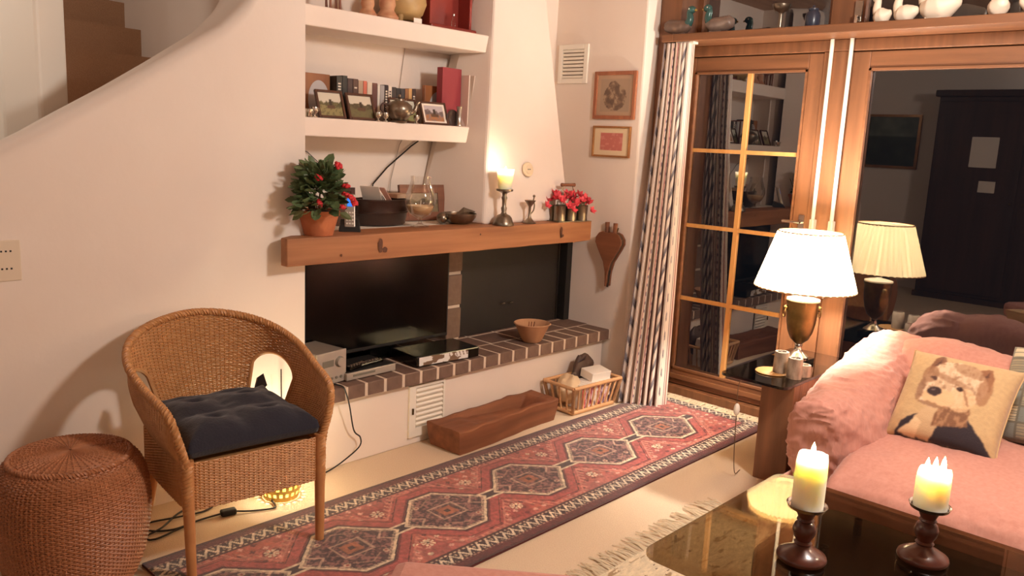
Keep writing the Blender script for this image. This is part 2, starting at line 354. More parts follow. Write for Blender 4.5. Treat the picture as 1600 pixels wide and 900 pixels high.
d1 = door('door_1', 'left glass door with eight panes between pale muntins', 1.88, 2.68, 1.97, 2.655, .15, 1.952, 2, 4)
d2_ = door('door_2', 'right glass door with a single large dark pane', .6, 1.755, .72, 1.648, .15, 1.952, 1, 1)
MB().bx(4.33, 4.345, 1.9, 2.66, .09, .12).build('weather_board', PINE_Y, d1, bevel=.003)
def lever(parent, y, z):
    h = MB().box((4.34, y, z), (.012, .03, .12)); h.tube([(4.335,y,z+.02),(4.3,y,z+.02),(4.295,y+.03,z+.022),(4.295,y+.09,z+.022)], .008, 8); h.build('handle', CHROME, parent)
lever(d1, 1.915, 1.12)
struct(MB().bx(4.3, 4.42, 1.735, 1.86, 2.142, 2.6).build('trim_3', PINE, bevel=.004), 'pine post between the two upper windows', 'trim')
for k, (ya, yb, lb) in enumerate(((1.86, 2.675, 'left upper window, dark with night outside'), (.45, 1.735, 'right upper window, dark with night outside'))):
    w = bpy.data.objects.new('window_%d' % (k+1), None); COL.objects.link(w); struct(w, lb, 'window')
    MB().add([(4.38,ya,2.142),(4.38,yb,2.142),(4.38,yb,2.6),(4.38,ya,2.6)], [(0,1,2,3)]).build('pane', GLASS, w)
    MB().bx(4.35, 4.41, ya, yb, 2.142, 2.165).bx(4.35, 4.41, ya, yb, 2.57, 2.6).bx(4.35, 4.41, ya, ya+.03, 2.17, 2.57).bx(4.35, 4.41, yb-.03, yb, 2.17, 2.57).build('frame', PINE_Y, w)
    if k: MB().box((4.29, 1.715, 2.225), (.012, .035, .1)).tube([(4.28,1.715,2.2),(4.26,1.715,2.2),(4.26,1.715,2.15)], .008).build('handle', CHROME, w)
# white locking rods of the doors
for yy, lb, zb in ((1.838, 'left white locking rod on the door frame', 1.06), (1.736, 'right white locking rod on the door frame', 1.06)):
    t = thing('locking_rod', lb, 'rod', (4.305, yy, 0), 0, 'white rods between the doors')
    MB().tube([(0,0,1.12),(0,0,2.098)], .011, 8).build('rod', PLASTIC_W, t)
    MB().tube([(0,0,.75),(0,0,1.12)], .005, 6).build('thin_rod', PLASTIC_W, t)
    MB().box((.005, 0, 1.13), (.03, .03, .07)).box((-.02, -.012, 1.14), (.02, .012, .05)).build('bracket', PLASTIC_W, t, bevel=.004)

# ------------------------------------------------------------------ staircase behind the parapet
STEP = M('stair_carpet', (196, 158, 126), .95, bump=(200, .3), noise_=(150, .8), rgb2=(178, 140, 110))
st = bpy.data.objects.new('staircase', None); COL.objects.link(st); struct(st, 'carpeted stairs rising behind the sloping stair wall', 'stairs')
for k in range(7):
    y0 = 3.5+.2*k; z0 = 1.38+.15*k-.06
    MB().hexa([(1.0, y0, 0 if k == 0 else z0-.15),(1.86, y0+.16, 0 if k == 0 else z0-.15),(1.86, y0+.5, z0-.15),(1.0, y0+.34, z0-.15)], [(1.0, y0, z0+.06),(1.86, y0+.16, z0+.06),(1.86, y0+.5, z0+.06),(1.0, y0+.34, z0+.06)]).build('step', STEP, st)
struct(MB().bx(1.86, 1.96, 3.34, 5.0, 0, 2.7).build('wall_stair', PLASTER), 'white wall beside the stairs', 'wall')
np_ = MB().prism([(.965, 3.58), (1.075, 3.5), (1.2, 3.58), (1.2, 3.7), (.965, 3.7)], 0, 2.7).build('newel_post', PAINT, bevel=.012)
struct(np_, 'white painted stair post at the upper left', 'post')

# ================================================================== RUGS
def make_rug():
    L0, L1, y0, y1 = 1.06, 4.19, 1.905, 2.675
    nu, nv = 766, 194
    u = np.linspace(L0, L1, nu)[None, :]; v = np.linspace(y0, y1, nv)[:, None]
    U = u+0*v; V = v+0*u; yc = (y0+y1)/2
    C = np.zeros((nv, nu, 3))
    def put(mask, c):
        C[mask] = c
    n1 = fnoise(U*14, V*14, 3); n2 = fnoise(U*90, V*90, 5, 2); n3 = fnoise(U*5, V*30, 8)
    red = np.array([156, 66, 62.]); rust = np.array([182, 94, 76.]); rose = np.array([190, 116, 106.])
    f = np.clip((n1-.35)*3, 0, 1)[..., None]; g = np.clip((n3-.45)*4, 0, 1)[..., None]
    C[:] = red*(1-f)+rust*f; C[:] = C*(1-g*.5)+rose*g*.5
    ivory = (226, 204, 172); dark = (62, 34, 36); maroon = (92, 36, 36)
    dv = np.minimum(V-y0, y1-V); du = np.minimum(U-L0, L1-U)+.05; de = np.minimum(dv, du)
    # small filler motifs in the field
    px, py = .052, .043
    cu = (U/px+np.round(V/py)*.5) % 1-.5; cv = (V/py+.5) % 1-.5; cell = np.floor(U/px+np.round(V/py)*.5)*7+np.round(V/py)*13
    rnd = np.modf(np.abs(np.sin(cell*12.9898)*43758.5))[0]
    cross = ((np.abs(cu) < .1) & (np.abs(cv) < .26)) | ((np.abs(cv) < .12) & (np.abs(cu) < .24))
    put(cross & (rnd > .62), (222, 166, 148)); put(cross & (rnd < .3), (104, 40, 42)); put((cross & (rnd > .4) & (rnd < .46)), ivory)
    centres = [1.19, 1.66, 2.13, 2.62, 3.15, 3.70]
    A = .235; hw = {}
    d_all = np.full(U.shape, 9.)
    for k, c in enumerate(centres):
        half = .232 if c > 3 else .222
        a = np.abs(U-c); b = np.abs(V-yc)
        d = np.maximum((b-.172), (a+b*.95-half)*.725)
        d_all = np.minimum(d_all, d)
    conn = (np.abs(V-yc) < .022)
    # contour lines around the medallions, echoing outwards
    for lo, hi, col in ((.066, .074, (200, 124, 108)), (.05, .054, maroon), (.014, .05, (172, 80, 74)), (.006, .014, (112, 44, 44)), (0, .006, dark)):
        put((d_all > lo) & (d_all <= hi), col)
    hook = (d_all > .074) & (d_all < .098) & (((U*1.0+V*.35)*34 % 1) < .42)
    put(hook, (200, 132, 112))
    put((d_all < 0) & (d_all > -.011), ivory)
    tooth = (d_all <= -.011) & (d_all > -.022) & (((U+V*1.3)*62 % 1) < .5); put(tooth, (206, 180, 150))
    inner = d_all <= -.011; put(inner & ~tooth, (92, 56, 58))
    put(conn & (d_all > 0) & (d_all < .05), dark); put((np.abs(np.abs(V-yc)-.026) < .005) & (d_all > 0) & (d_all < .05), ivory)
    # medallion interior
    for c in centres:
        a = U-c; b = V-yc; r = np.sqrt((a*.8)**2+b**2); loc = inner & (np.abs(a) < .24)
        loc = loc & ~tooth; put(loc & (n2 > .58), (136, 92, 86)); put(loc & (n2 < .36), (66, 38, 44))
        put(loc & (np.abs(np.abs(a)+np.abs(b)*1.4-.105) < .004), (150, 112, 100))
        put(loc & (np.abs(np.maximum(np.abs(a)*.8, np.abs(b))-.05) < .004), (184, 150, 128))
        put(loc & (np.maximum(np.abs(a)*.8, np.abs(b)) < .03), (164, 96, 66)); put(loc & (np.maximum(np.abs(a), np.abs(b)) < .012), dark)
        for sx in (-1, 1):
            put(loc & (np.abs(np.abs(b)-(a*sx-.12)*.9) < .006) & (a*sx > .11) & (a*sx < .185), (188, 152, 130))
            for sy in (-1, 1):
                put(loc & (np.hypot(a-sx*.085, b-sy*.095) < .013), (196, 166, 140)); put(loc & (np.hypot(a-sx*.085, b-sy*.095) < .006), (150, 60, 50))
                put(loc & (np.abs((b*sy-.1)-(a*sx-.05)*-.6) < .004) & (a*sx > .0) & (a*sx < .06), (160, 122, 104))
    # stars between medallions
    for i in range(len(centres)-1):
        cx = (centres[i]+centres[i+1])/2
        for sy in (-1, 1):
            a = U-cx; b = V-(yc+sy*.155); rr = np.hypot(a, b); an = np.arctan2(b, a)
            put((rr < .028) & (np.abs(np.cos(4*an)) > .55) & (rr > .006), ivory); put(rr < .006, dark)
            put((rr > .028) & (rr < .034) & (np.cos(8*an) > 0), (140, 60, 55))
    # borders
    put(de < .125, maroon)
    put((de < .12) & (de > .112), (70, 34, 34))
    bd = (de < .106) & (de > .052)
    put(bd, (58, 34, 36))
    t = np.where(dv <= du, U, V); zz = np.abs((t/.046) % 1-.5)*2; cen = (de-.079)/.027
    put(bd & (np.abs(cen-(zz*1.5-.75)) < .36), (226, 206, 178))
    put(bd & (np.abs(cen) < .75) & (np.abs(cen-(zz*1.5-.75)) > .9) & (np.abs(((t/.031) % 1)-.5) < .2), (196, 168, 140))
    put((np.abs(de-.109) < .004) & ((t/.022 % 1) < .5), (214, 188, 158)); put((np.abs(de-.049) < .003) & ((t/.02 % 1) < .5), (170, 130, 110))
    put(de < .045, (96, 38, 38)); put(de < .012, (74, 32, 32))
    C *= (.72+.44*n2)[..., None]*(.9+.2*fnoise(U*2.5, V*2.5, 31))[..., None]
    Z = .009+.0025*fnoise(U*6, V*6, 2)
    # gentle waviness of the long edges
    Vw = V+.006*(fnoise(U*2.2, V*0, 4)-.5)
    return np.stack([U, Vw, Z], -1), C
Pg, Cg = make_rug()
rug = thing('runner_rug', 'long red patterned runner rug with hexagonal medallions and fringe', 'rug', (0, 0, 0))
color_grid('pile', Pg, Cg, painted('rug_pile', .95, bump=(260, .5), sheen=.3), rug)
MB().bx(1.06, 4.19, 1.908, 2.672, .001, .008).build('backing', M('rug_back', (90, 42, 40), .95), rug)
fr = MB()
for i in range(150):
    yy = 1.91+.765*i/149+random.uniform(-.003, .003); l = random.uniform(.06, .1); a = random.uniform(-.5, .5)
    fr.tube([(4.185, yy, .008), (4.185+l*.5, yy+l*.5*a, .016), (4.185+l, yy+l*a+random.uniform(-.01, .01), .006)], [.005, .0045, .003], 5)
f = fr.build('fringe', M('fringe_cotton', (200, 180, 150), .95), rug); f['kind'] = 'stuff'

# flecked cream rug under the coffee table
U, V = np.meshgrid(np.linspace(1.35, 3.08, 420), np.linspace(-.9, 1.56, 560))
nz = fnoise(U*16, V*70, 11, 3); n2 = fnoise(U*60, V*200, 3, 2); sp = fnoise(U*42, V*90, 21, 2)
C2 = np.ones(U.shape+(3,))*np.array([222, 206, 176.])
C2 *= (.9+.2*n2)[..., None]; C2[(nz > .72)] = (168, 142, 108); C2[sp > .86] = (74, 56, 44)
r2g = thing('flecked_rug', 'cream woven rug with dark flecks and fringe under the coffee table', 'rug', (0, 0, 0))
color_grid('weave', np.stack([U, V, .007+.003*fnoise(U*30, V*120, 2)], -1), C2, painted('flecked_weave', .95, bump=(160, .6)), r2g)
fr = MB()
for i in range(210):
    xx = 1.36+1.71*i/209+random.uniform(-.004, .004); l = random.uniform(.07, .12); a = random.uniform(-.35, .35)
    fr.tube([(xx, 1.555, .007), (xx+l*.5*a, 1.555+l*.5, .011), (xx+l*a, 1.555+l, .003)], [.003, .0028, .0016], 4)
f = fr.build('fringe', M('fringe_cream', (226, 212, 184), .95), r2g); f['kind'] = 'stuff'

# ================================================================== WICKER
def weave(mb, S, nu, nv, r, amp, mask=None, closed=False, stake_r=None):
    """S(u,v) vectorised -> (...,3). weavers run along u, stakes along v"""
    n = 2*nu; u = np.linspace(0, 1, n+1); v = (np.arange(nv)+.5)/nv
    UU, VV = np.meshgrid(u, v); Pp = S(UU, VV); e = 1e-3
    du = S(np.clip(UU+e, 0, 1), VV)-S(np.clip(UU-e, 0, 1), VV); dv = S(UU, np.clip(VV+e, 0, 1))-S(UU, np.clip(VV-e, 0, 1))
    nn = np.cross(du, dv); nn /= np.linalg.norm(nn, axis=-1, keepdims=True)+1e-9; dv /= np.linalg.norm(dv, axis=-1, keepdims=True)+1e-9
    sgn = np.cos(PI*np.arange(n+1)/2*1.0)[None, :]*np.where(np.arange(nv) % 2, 1, -1)[:, None]
    Pp = Pp+nn*(sgn*amp)[..., None]+dv*((RNG.random(Pp.shape[:2])-.5)*r*.6)[..., None]
    ring = np.stack([Pp+nn*r*.8, Pp+dv*r, Pp-nn*r*.8, Pp-dv*r], 2)      # nv, n+1, 4, 3
    o = len(mb.v); mb.v.extend(map(tuple, ring.reshape(-1, 3).tolist()))
    ok = np.ones((nv, n), bool) if mask is None else mask((UU[:, :-1]+UU[:, 1:])/2, VV[:, 1:])
    for j in range(nv):
        for i in np.nonzero(ok[j])[0]:
            a = o+(j*(n+1)+int(i))*4; b = a+4
            for k in range(4): k2 = (k+1) % 4; mb.f.append((a+k, a+k2, b+k2, b+k))
    for i in range(0, nu+1):
        uu = np.full(25, i/nu); vv = np.linspace(0, 1, 25); q = S(uu, vv)
        m = np.ones(24, bool) if mask is None else mask(uu[:-1], (vv[1:]+vv[:-1])/2)
        run = []
        for k in range(24):
            if m[k]: run.append(k)
            if (not m[k] or k == 23) and run:
                mb.tube([q[kk] for kk in run]+[q[run[-1]+1]], stake_r or r*1.2, 4, cap=False); run = []
    mb.smooth = True
def smooth_path(pts, n):
    pts = np.array(pts, float); t = np.r_[0, np.cumsum(np.linalg.norm(np.diff(pts, axis=0), axis=1))]; t /= t[-1]
    q = np.linspace(0, 1, n); P_ = np.vstack([2*pts[0]-pts[1], pts, 2*pts[-1]-pts[-2]]); out = []
    for s in q:
        i = min(np.searchsorted(t, s, side='right')-1, len(pts)-2); f = (s-t[i])/(t[i+1]-t[i])
        p0, p1, p2, p3 = P_[i], P_[i+1], P_[i+2], P_[i+3]
        out.append(.5*((2*p1)+(-p0+p2)*f+(2*p0-5*p1+4*p2-p3)*f*f+(-p0+3*p1-3*p2+p3)*f**3))
    return np.array(out)
def braid(mb, path, R, r, pitch, k=3):
    path = np.array(path); L = np.r_[0, np.cumsum(np.linalg.norm(np.diff(path, axis=0), axis=1))]
    m = int(L[-1]/pitch*10); s = np.linspace(0, L[-1], m)
    c = np.stack([np.interp(s, L, path[:, i]) for i in range(3)], 1); t = np.gradient(c, axis=0); t /= np.linalg.norm(t, axis=1, keepdims=True)
    a = np.cross(t, [0, 0.31, .95]); a /= np.linalg.norm(a, axis=1, keepdims=True); b = np.cross(t, a)
    for j in range(k):
        ph = 2*PI*s/pitch+2*PI*j/k
        mb.tube(c+(a*np.cos(ph)[:, None]+b*np.sin(ph)[:, None])*R, r, 5)

chair = thing('wicker_armchair', 'tub-shaped wicker armchair with braided rim and a dark cushion', 'chair', (1.405, 2.70, 0), math.radians(-6))
half_rim = [(.242, -.245, .40), (.27, -.25, .50), (.292, -.215, .585), (.312, -.06, .625), (.318, .1, .675), (.27, .235, .725), (.16, .315, .765), (0, .345, .785)]
rim = smooth_path(half_rim+[(-x, y, z) for x, y, z in half_rim[-2::-1]], 161)
half_bot = [(.24, -.245, .395), (.243, -.2, .395), (.246, -.1, .395), (.246, 0, .395), (.24, .1, .395), (.215, .185, .395), (.13, .235, .395), (0, .245, .395)]
bot = smooth_path(half_bot+[(-x, y, z) for x, y, z in half_bot[-2::-1]], 161)
tt = np.linspace(0, 1, 161)
def Sback(u, v):
    r = np.stack([np.interp(u, tt, rim[:, k]) for k in range(3)], -1); b = np.stack([np.interp(u, tt, bot[:, k]) for k in range(3)], -1)
    v = np.asarray(v)[..., None]; p = b*(1-v)+r*v; bul = .018*np.sin(PI*v)
    d = p*np.array([1, 1, 0]); d = d/(np.linalg.norm(d, axis=-1, keepdims=True)+1e-6); return p+d*bul
HOLE_U, HOLE_R = .318, .066
def hole(u, v):
    uu = np.minimum(np.abs(u-HOLE_U), np.abs(u-(1-HOLE_U)))/HOLE_R
    return (v < .42+.27*np.sqrt(np.clip(1-uu**2, 0, 1))) & (uu < 1)
w = MB(); weave(w, Sback, 104, 58, .0031, .0026, lambda u, v: ~hole(u, v), stake_r=.0032)
w.build('woven_back', WICKER, chair)
for hc in (HOLE_U, 1-HOLE_U):
    e = MB()
    a = np.linspace(-1, 1, 41); uu = hc+HOLE_R*a; vv = .42+.27*np.sqrt(np.clip(1-a**2, 0, 1)); vv[0] = vv[-1] = .05; vv[1] = min(vv[1], .5)
    e.tube(Sback(uu, vv), .008, 6)
    e.build('opening_edge', WICKER, chair)
br = MB(); braid(br, rim[::2], .008, .0072, .034); br.build('braided_rim', WICKER, chair)
# apron around the seat
ap = smooth_path([(-.24, .2, 0), (-.245, 0, 0), (-.243, -.2, 0), (-.225, -.243, 0), (-.1, -.253, 0), (.1, -.253, 0), (.225, -.243, 0), (.243, -.2, 0), (.245, 0, 0), (.24, .2, 0)], 121); t2 = np.linspace(0, 1, 121)
def Sapron(u, v):
    x = np.interp(u, t2, ap[:, 0]); y = np.interp(u, t2, ap[:, 1]); z = .245+.02*np.abs(np.cos(PI*u*2))*0+.165*v; return np.stack([x, y, z], -1)
w = MB(); weave(w, Sapron, 84, 33, .0034, .0022); w.build('apron', WICKER, chair)
MB().bx(-.23, .23, -.235, .22, .375, .395).build('seat', WICKER, chair, bevel=.008)
for sx in (-1, 1):
    MB().tube([(sx*.238, -.24, .42), (sx*.238, -.243, .25), (sx*.235, -.25, 0)], [.02, .019, .016], 12).build('leg', M('rattan_pole', (196, 140, 88), .5, noise_=(20, .6), rgb2=(176, 116, 70)), chair)
    MB().tube([(sx*.2, .17, .4), (sx*.215, .2, .2), (sx*.232, .255, 0)], [.018, .018, .015], 12).build('leg', MATS['rattan_pole'], chair)
    wr = MB(); braid(wr, [(sx*.24, -.243, .24), (sx*.241, -.245, .41)], .012, .008, .04); wr.build('post_wrap', WICKER, chair)
# cushion
nU = 61; a = np.linspace(-1, 1, nU); X, Y = np.meshgrid(a, a)
def sq(v, p=.5): return np.sign(v)*np.abs(v)**p
rr = np.maximum(np.abs(X), np.abs(Y)); edge = np.clip(1-rr**6, 0, 1)**.5
tuft = np.zeros_like(X)
for tx in (-.42, .42):
    for ty in (-.42, .42): tuft += np.exp(-((X-tx)**2+(Y-ty)**2)/.02)
fold = .012*np.abs(np.sin(X*3.7+.4))*np.abs(np.sin(Y*3.7+.6))+.006*(fnoise(X*4, Y*4, 5)-.5)
cor = 1+.05*(np.abs(X*Y))**3
top = np.stack([X*.228*cor, Y*.225*cor-.012, .445+.062*edge-.03*tuft+fold*edge*1.8], -1); botm = top.copy(); botm[..., 2] = .445-.043*edge
cu_ = thing('chair_cushion', 'dark navy tufted seat cushion lying in the wicker armchair', 'cushion', (1.405, 2.70, 0), math.radians(-6))
MB().grid(top).grid(botm[::-1]).build('cushion_body', NAVY, cu_)
for sx in (-1, 1):
    MB().add([(sx*.2, .2, .46), (sx*.25, .235, .475), (sx*.245, .26, .52), (sx*.215, .24, .515), (sx*.19, .215, .47)], [(0,1,2,3,4)]).build('tie', NAVY, cu_, solid=.012)
for tx in (-.42, .42):
    for ty in (-.42, .42): MB().ball((tx*.228, ty*.225-.012, .48), (.009, .009, .005)).build('button', NAVY, cu_)

# pouf
pouf = thing('wicker_pouf', 'round reddish-brown wicker pouf beside the armchair', 'pouf', (.872, 2.735, 0))
pr = [(.185, .02), (.212, .1), (.228, .2), (.232, .28), (.222, .36), (.198, .415), (.15, .44)]
zz = np.array([p[1] for p in pr]); rr_ = np.array([p[0] for p in pr]); sp_ = smooth_path([(p[0], p[1], 0) for p in pr], 60); st_ = np.linspace(0, 1, 60)
def Spouf(u, v):
    r = np.interp(v, st_, sp_[:, 0]); z = np.interp(v, st_, sp_[:, 1]); return np.stack([r*np.cos(2*PI*u), r*np.sin(2*PI*u), z+0*u], -1)
w = MB(); weave(w, Spouf, 100, 66, .0037, .0026, stake_r=.0036); w.build('woven_side', WICKER2, pouf)
def Stop(u, v): r = .165*(1-v)+.004; return np.stack([r*np.cos(2*PI*u), r*np.sin(2*PI*u), .436+.012*np.sqrt(np.clip(v, 0, 1))+0*u], -1)
w = MB(); weave(w, Stop, 48, 20, .0042, .002); w.build('woven_lid', WICKER2, pouf)
MB().lathe([(.0, .03), (.18, .03), (.222, .2), (.224, .28), (.19, .408), (0, .43)], 32).build('core', M('pouf_core', (96, 58, 38), .9), pouf)
br = MB(); q = np.linspace(0, 2*PI, 80); braid(br, np.stack([.176*np.cos(q), .176*np.sin(q), .432+0*q], 1), .006, .0055, .03); br.build('braided_edge', WICKER2, pouf)

# ================================================================== SOFA
sofa = thing('sofa', 'pink linen sofa with puffy wrinkled arm against the glass door', 'sofa', (0, 0, 0))
def displace(P_, s=.012, seed=0):
    out = P_.copy(); m, n = P_.shape[:2]
    du = np.gradient(P_, axis=0); dv = np.gradient(P_, axis=1); nn = np.cross(du, dv); nn /= np.linalg.norm(nn, axis=-1, keepdims=True)+1e-9
    for i in range(m):
        for j in range(n):
            p = P_[i, j]; a = noise.noise((p[0]*5+seed, p[1]*5, p[2]*5)); b = noise.noise((p[0]*6+seed+a*.6, p[1]*15+p[2]*12, p[2]*13-p[1]*5)); c = noise.noise((p[0]*19+p[2]*14+seed, p[1]*9+a, p[2]*24-p[0]*6))
            out[i, j] = p+nn[i, j]*(a*s+(.3-min(1, abs(b)*1.6)**.5*.5)*s*-1.0*1.0+(min(1, abs(c)*2.2)**.6)*s*.55)
    return out
# arm: loft of closed sections along x (front tip -> back)
def loft(secs, n=110, m=150):
    secs = np.array(secs, float); s = np.linspace(0, 1, len(secs)); Q = smooth_path(secs, m); S2 = Q[:, :3]; H = Q[:, 3:5]
    th = np.linspace(0, 2*PI, n); out = np.zeros((m, n, 3))
    for i in range(m):
        c = S2[i]; hy, hz = H[i, 0], H[i, 1]; cs, sn = np.cos(th), np.sin(th)
        out[i, :, 0] = c[0]; out[i, :, 1] = c[1]+hy*sq(cs, .8); out[i, :, 2] = c[2]+hz*sq(sn, .8)
    return out
# sections: x, y, zc, half-width y, half-height z
arm = loft([(2.99, 1.2, .5, .001, .001), (2.99, 1.2, .47, .06, .09), (3.02, 1.19, .42, .1, .165), (3.12, 1.185, .37, .135, .215), (3.3, 1.2, .345, .18, .24), (3.5, 1.23, .35, .205, .255), (3.7, 1.24, .37, .205, .275), (3.9, 1.235, .40, .205, .30), (4.05, 1.225, .42, .2, .285), (4.15, 1.21, .42, .13, .2), (4.17, 1.2, .42, .001, .001)])
MB().grid(displace(arm, .019, 1)).build('arm', PINK, sofa)
bk = []
S_ = [(-.75, .41, .001, .001), (-.74, .41, .17, .2), (-.6, .42, .2, .24), (0, .42, .205, .25), (.4, .42, .21, .25), (.7, .425, .215, .262), (.95, .43, .215, .283), (1.1, .43, .21, .278), (1.24, .42, .17, .22), (1.3, .42, .001, .001)]
Q = smooth_path(S_, 110); S2 = Q[:, :2]; H2 = np.maximum(Q[:, 2:4], 0); th = np.linspace(0, 2*PI, 56)
back = np.zeros((110, 56, 3))
for i in range(110):
    back[i, :, 1] = S2[i, 0]; back[i, :, 0] = 3.96+H2[i, 0]*sq(np.cos(th), .8)+.0; back[i, :, 2] = S2[i, 1]+H2[i, 1]*sq(np.sin(th), .8)
MB().grid(displace(back, .016, 4)[:, ::-1]).build('backrest', PINK, sofa)
S_ = [(-.75, .27, .001, .001), (-.73, .27, .4, .1), (-.6, .27, .44, .135), (0, .27, .45, .145), (.6, .27, .45, .15), (.95, .27, .44, .145), (1.06, .27, .42, .12), (1.08, .27, .001, .001)]
Q = smooth_path(S_, 110); S2 = Q[:, :2]; H2 = np.maximum(Q[:, 2:4], 0); th = np.linspace(0, 2*PI, 80)
seat = np.zeros((110, 80, 3))
for i in range(110):
    seat[i, :, 1] = S2[i, 0]; seat[i, :, 0] = 3.33+H2[i, 0]*1.14*sq(np.cos(th), .55); seat[i, :, 2] = S2[i, 1]+H2[i, 1]*sq(np.sin(th), .6)
MB().grid(displace(seat, .013, 9)[:, ::-1]).build('seat_cushion', PINK, sofa)
MB().bx(2.86, 4.1, -.72, 1.06, .01, .25).bx(3.08, 4.1, 1.0, 1.36, .01, .2).build('base', PINK, sofa, bevel=.03)

# dog cushion
def dog_cushion():
    n = 150; a = np.linspace(0, 1, n); U, V = np.meshgrid(a, a)
    C = np.ones((n, n, 3))*np.array([192, 160, 116.]); C *= (.95+.1*fnoise(U*50, V*50, 1, 2))[..., None]
    nz = fnoise(U*26, V*26, 4); nf = fnoise(U*60, V*24, 9, 2)
    Ud = U+.02*(fnoise(U*30, V*30, 6)-.5); Vd = V+.03*(fnoise(U*30, V*30, 7)-.5)
    def ell(cx, cy, rx, ry, rot=0):
        x = Ud-cx; y = Vd-cy; c, s = math.cos(rot), math.sin(rot); return ((x*c+y*s)/rx)**2+((-x*s+y*c)/ry)**2 < 1
    def tri(p):
        m = np.ones(U.shape, bool)
        for i in range(len(p)):
            (x0, y0), (x1, y1) = p[i], p[(i+1) % len(p)]; m &= ((x1-x0)*(Vd-y0)-(y1-y0)*(Ud-x0)) > 0
        return m
    def mixin(mask, c, k=1.0): C[mask] = C[mask]*(1-k)+np.array(c)*k
    navy = (44, 34, 40)
    mixin(tri([(.1, 0), (1.0, 0), (.98, .02), (.72, .3), (.42, .2)]), navy)
    mixin(tri([(.02, .02), (.2, .0), (.4, .16), (.3, .38), (.22, .3), (.16, .14)]), navy)
    mixin(tri([(.17, .04), (.42, 0), (.5, .2), (.52, .42), (.24, .42), (.26, .2)]), (196, 164, 124))
    mixin(tri([(.14, .03), (.3, .0), (.34, .16), (.28, .2)]), (222, 190, 146))
    mixin(tri([(.42, .15), (.72, .22), (.7, .4), (.44, .36)]), (124, 86, 60)); mixin(tri([(.42, .15), (.72, .22), (.7, .4), (.44, .36)]) & (nf > .55), (162, 120, 86))
    # head
    mixin(tri([(.24, .72), (.36, .76), (.37, .86), (.315, .95), (.26, .88)]), (120, 78, 54)); mixin(tri([(.28, .78), (.33, .78), (.32, .9)]), (84, 50, 38))
    mixin(tri([(.66, .7), (.8, .62), (.8, .78), (.76, .88), (.66, .84)]), (138, 92, 62)); mixin(tri([(.7, .72), (.76, .72), (.745, .84)]), (92, 56, 40))
    head = ell(.5, .62, .28, .245) | ell(.37, .5, .17, .17) | ell(.5, .78, .2, .1)
    mixin(head, (196, 164, 130)); mixin(head & (nf > .58), (222, 194, 160)); mixin(head & (nz < .38), (160, 124, 94)); mixin(head & (fnoise(U*40, V*14, 15, 2) > .64), (212, 184, 150))
    mixin(ell(.6, .8, .16, .07, -.2) & head, (150, 108, 76), .6); mixin(ell(.27, .68, .07, .1), (142, 98, 68), .7); mixin(ell(.76, .62, .06, .16), (148, 102, 70), .7)
    mixin(ell(.45, .66, .2, .03, -.25), (142, 100, 70), .55); mixin(ell(.23, .5, .03, .13), (124, 84, 60), .6)
    mixin(ell(.4, .45, .14, .1), (214, 176, 132)); mixin(ell(.6, .48, .12, .13), (216, 178, 134), .7)
    mixin(ell(.63, .51, .012, .1, .5), (136, 92, 62), .7); mixin(ell(.36, .36, .12, .022, -.1), (128, 90, 62), .7)
    mixin(ell(.355, .505, .062, .05), (52, 34, 34)); mixin(ell(.34, .52, .02, .012), (110, 90, 84))
    mixin(ell(.555, .585, .032, .028), (50, 28, 24)); mixin(ell(.31, .645, .03, .02), (80, 50, 40)); mixin(ell(.548, .592, .006, .006), (220, 200, 180))
    for _ in range(2):
        Cp = np.pad(C, ((1, 1), (1, 1), (0, 0)), 'edge'); C = (Cp[:-2, 1:-1]+Cp[2:, 1:-1]+Cp[1:-1, :-2]+Cp[1:-1, 2:]+2*C)/6
    # geometry: puffy pillow
    X = (U-.5)*2; Y = (V-.5)*2; e = np.clip((1-X**4)*(1-Y**4), 0, 1)**.5
    pin = 1-.07*(1-np.abs(X)**3)*np.abs(Y)**8; pin2 = 1-.07*(1-np.abs(Y)**3)*np.abs(X)**8
    wr = .006*fnoise(U*5, V*9, 3)*e
    F = np.stack([X*.205*pin2, Y*.205*pin, .075*e+wr], -1); B = F.copy(); B[..., 2] = -.07*e
    return F, C, B
F, C_, B = dog_cushion()
# local frame: right, up, normal of the leaning cushion
tl, tr_, bl, br_ = Vector((3.62, 1.085, .715)), Vector((3.62, .63, .70)), Vector((3.36, 1.03, .405)), Vector((3.36, .62, .405))
cen = (tl+tr_+bl+br_)/4; rx = ((tr_-tl)+(br_-bl)).normalized(); up = ((tl-bl)+(tr_-br_)).normalized(); nm = rx.cross(up).normalized(); up = nm.cross(rx)
dogc = thing('dog_cushion', 'tan square cushion printed with a dog wearing a dark jacket', 'cushion', cen)
dogc.matrix_world = Matrix(((rx.x, up.x, nm.x, cen.x), (rx.y, up.y, nm.y, cen.y), (rx.z, up.z, nm.z, cen.z), (0, 0, 0, 1)))
color_grid('printed_front', F, C_, painted('cushion_print', .9, bump=(180, .2), sheen=.2), dogc)
MB().grid(B[:, ::-1]).build('back_cover', M('cushion_back', (190, 158, 114), .9), dogc)
pip = np.concatenate([F[0, :], F[1:, -1], F[-1, -2::-1], F[-2:0:-1, 0]])[::3]
MB().tube(pip, .004, 5, closed=True).build('piping', MATS['cushion_back'], dogc)
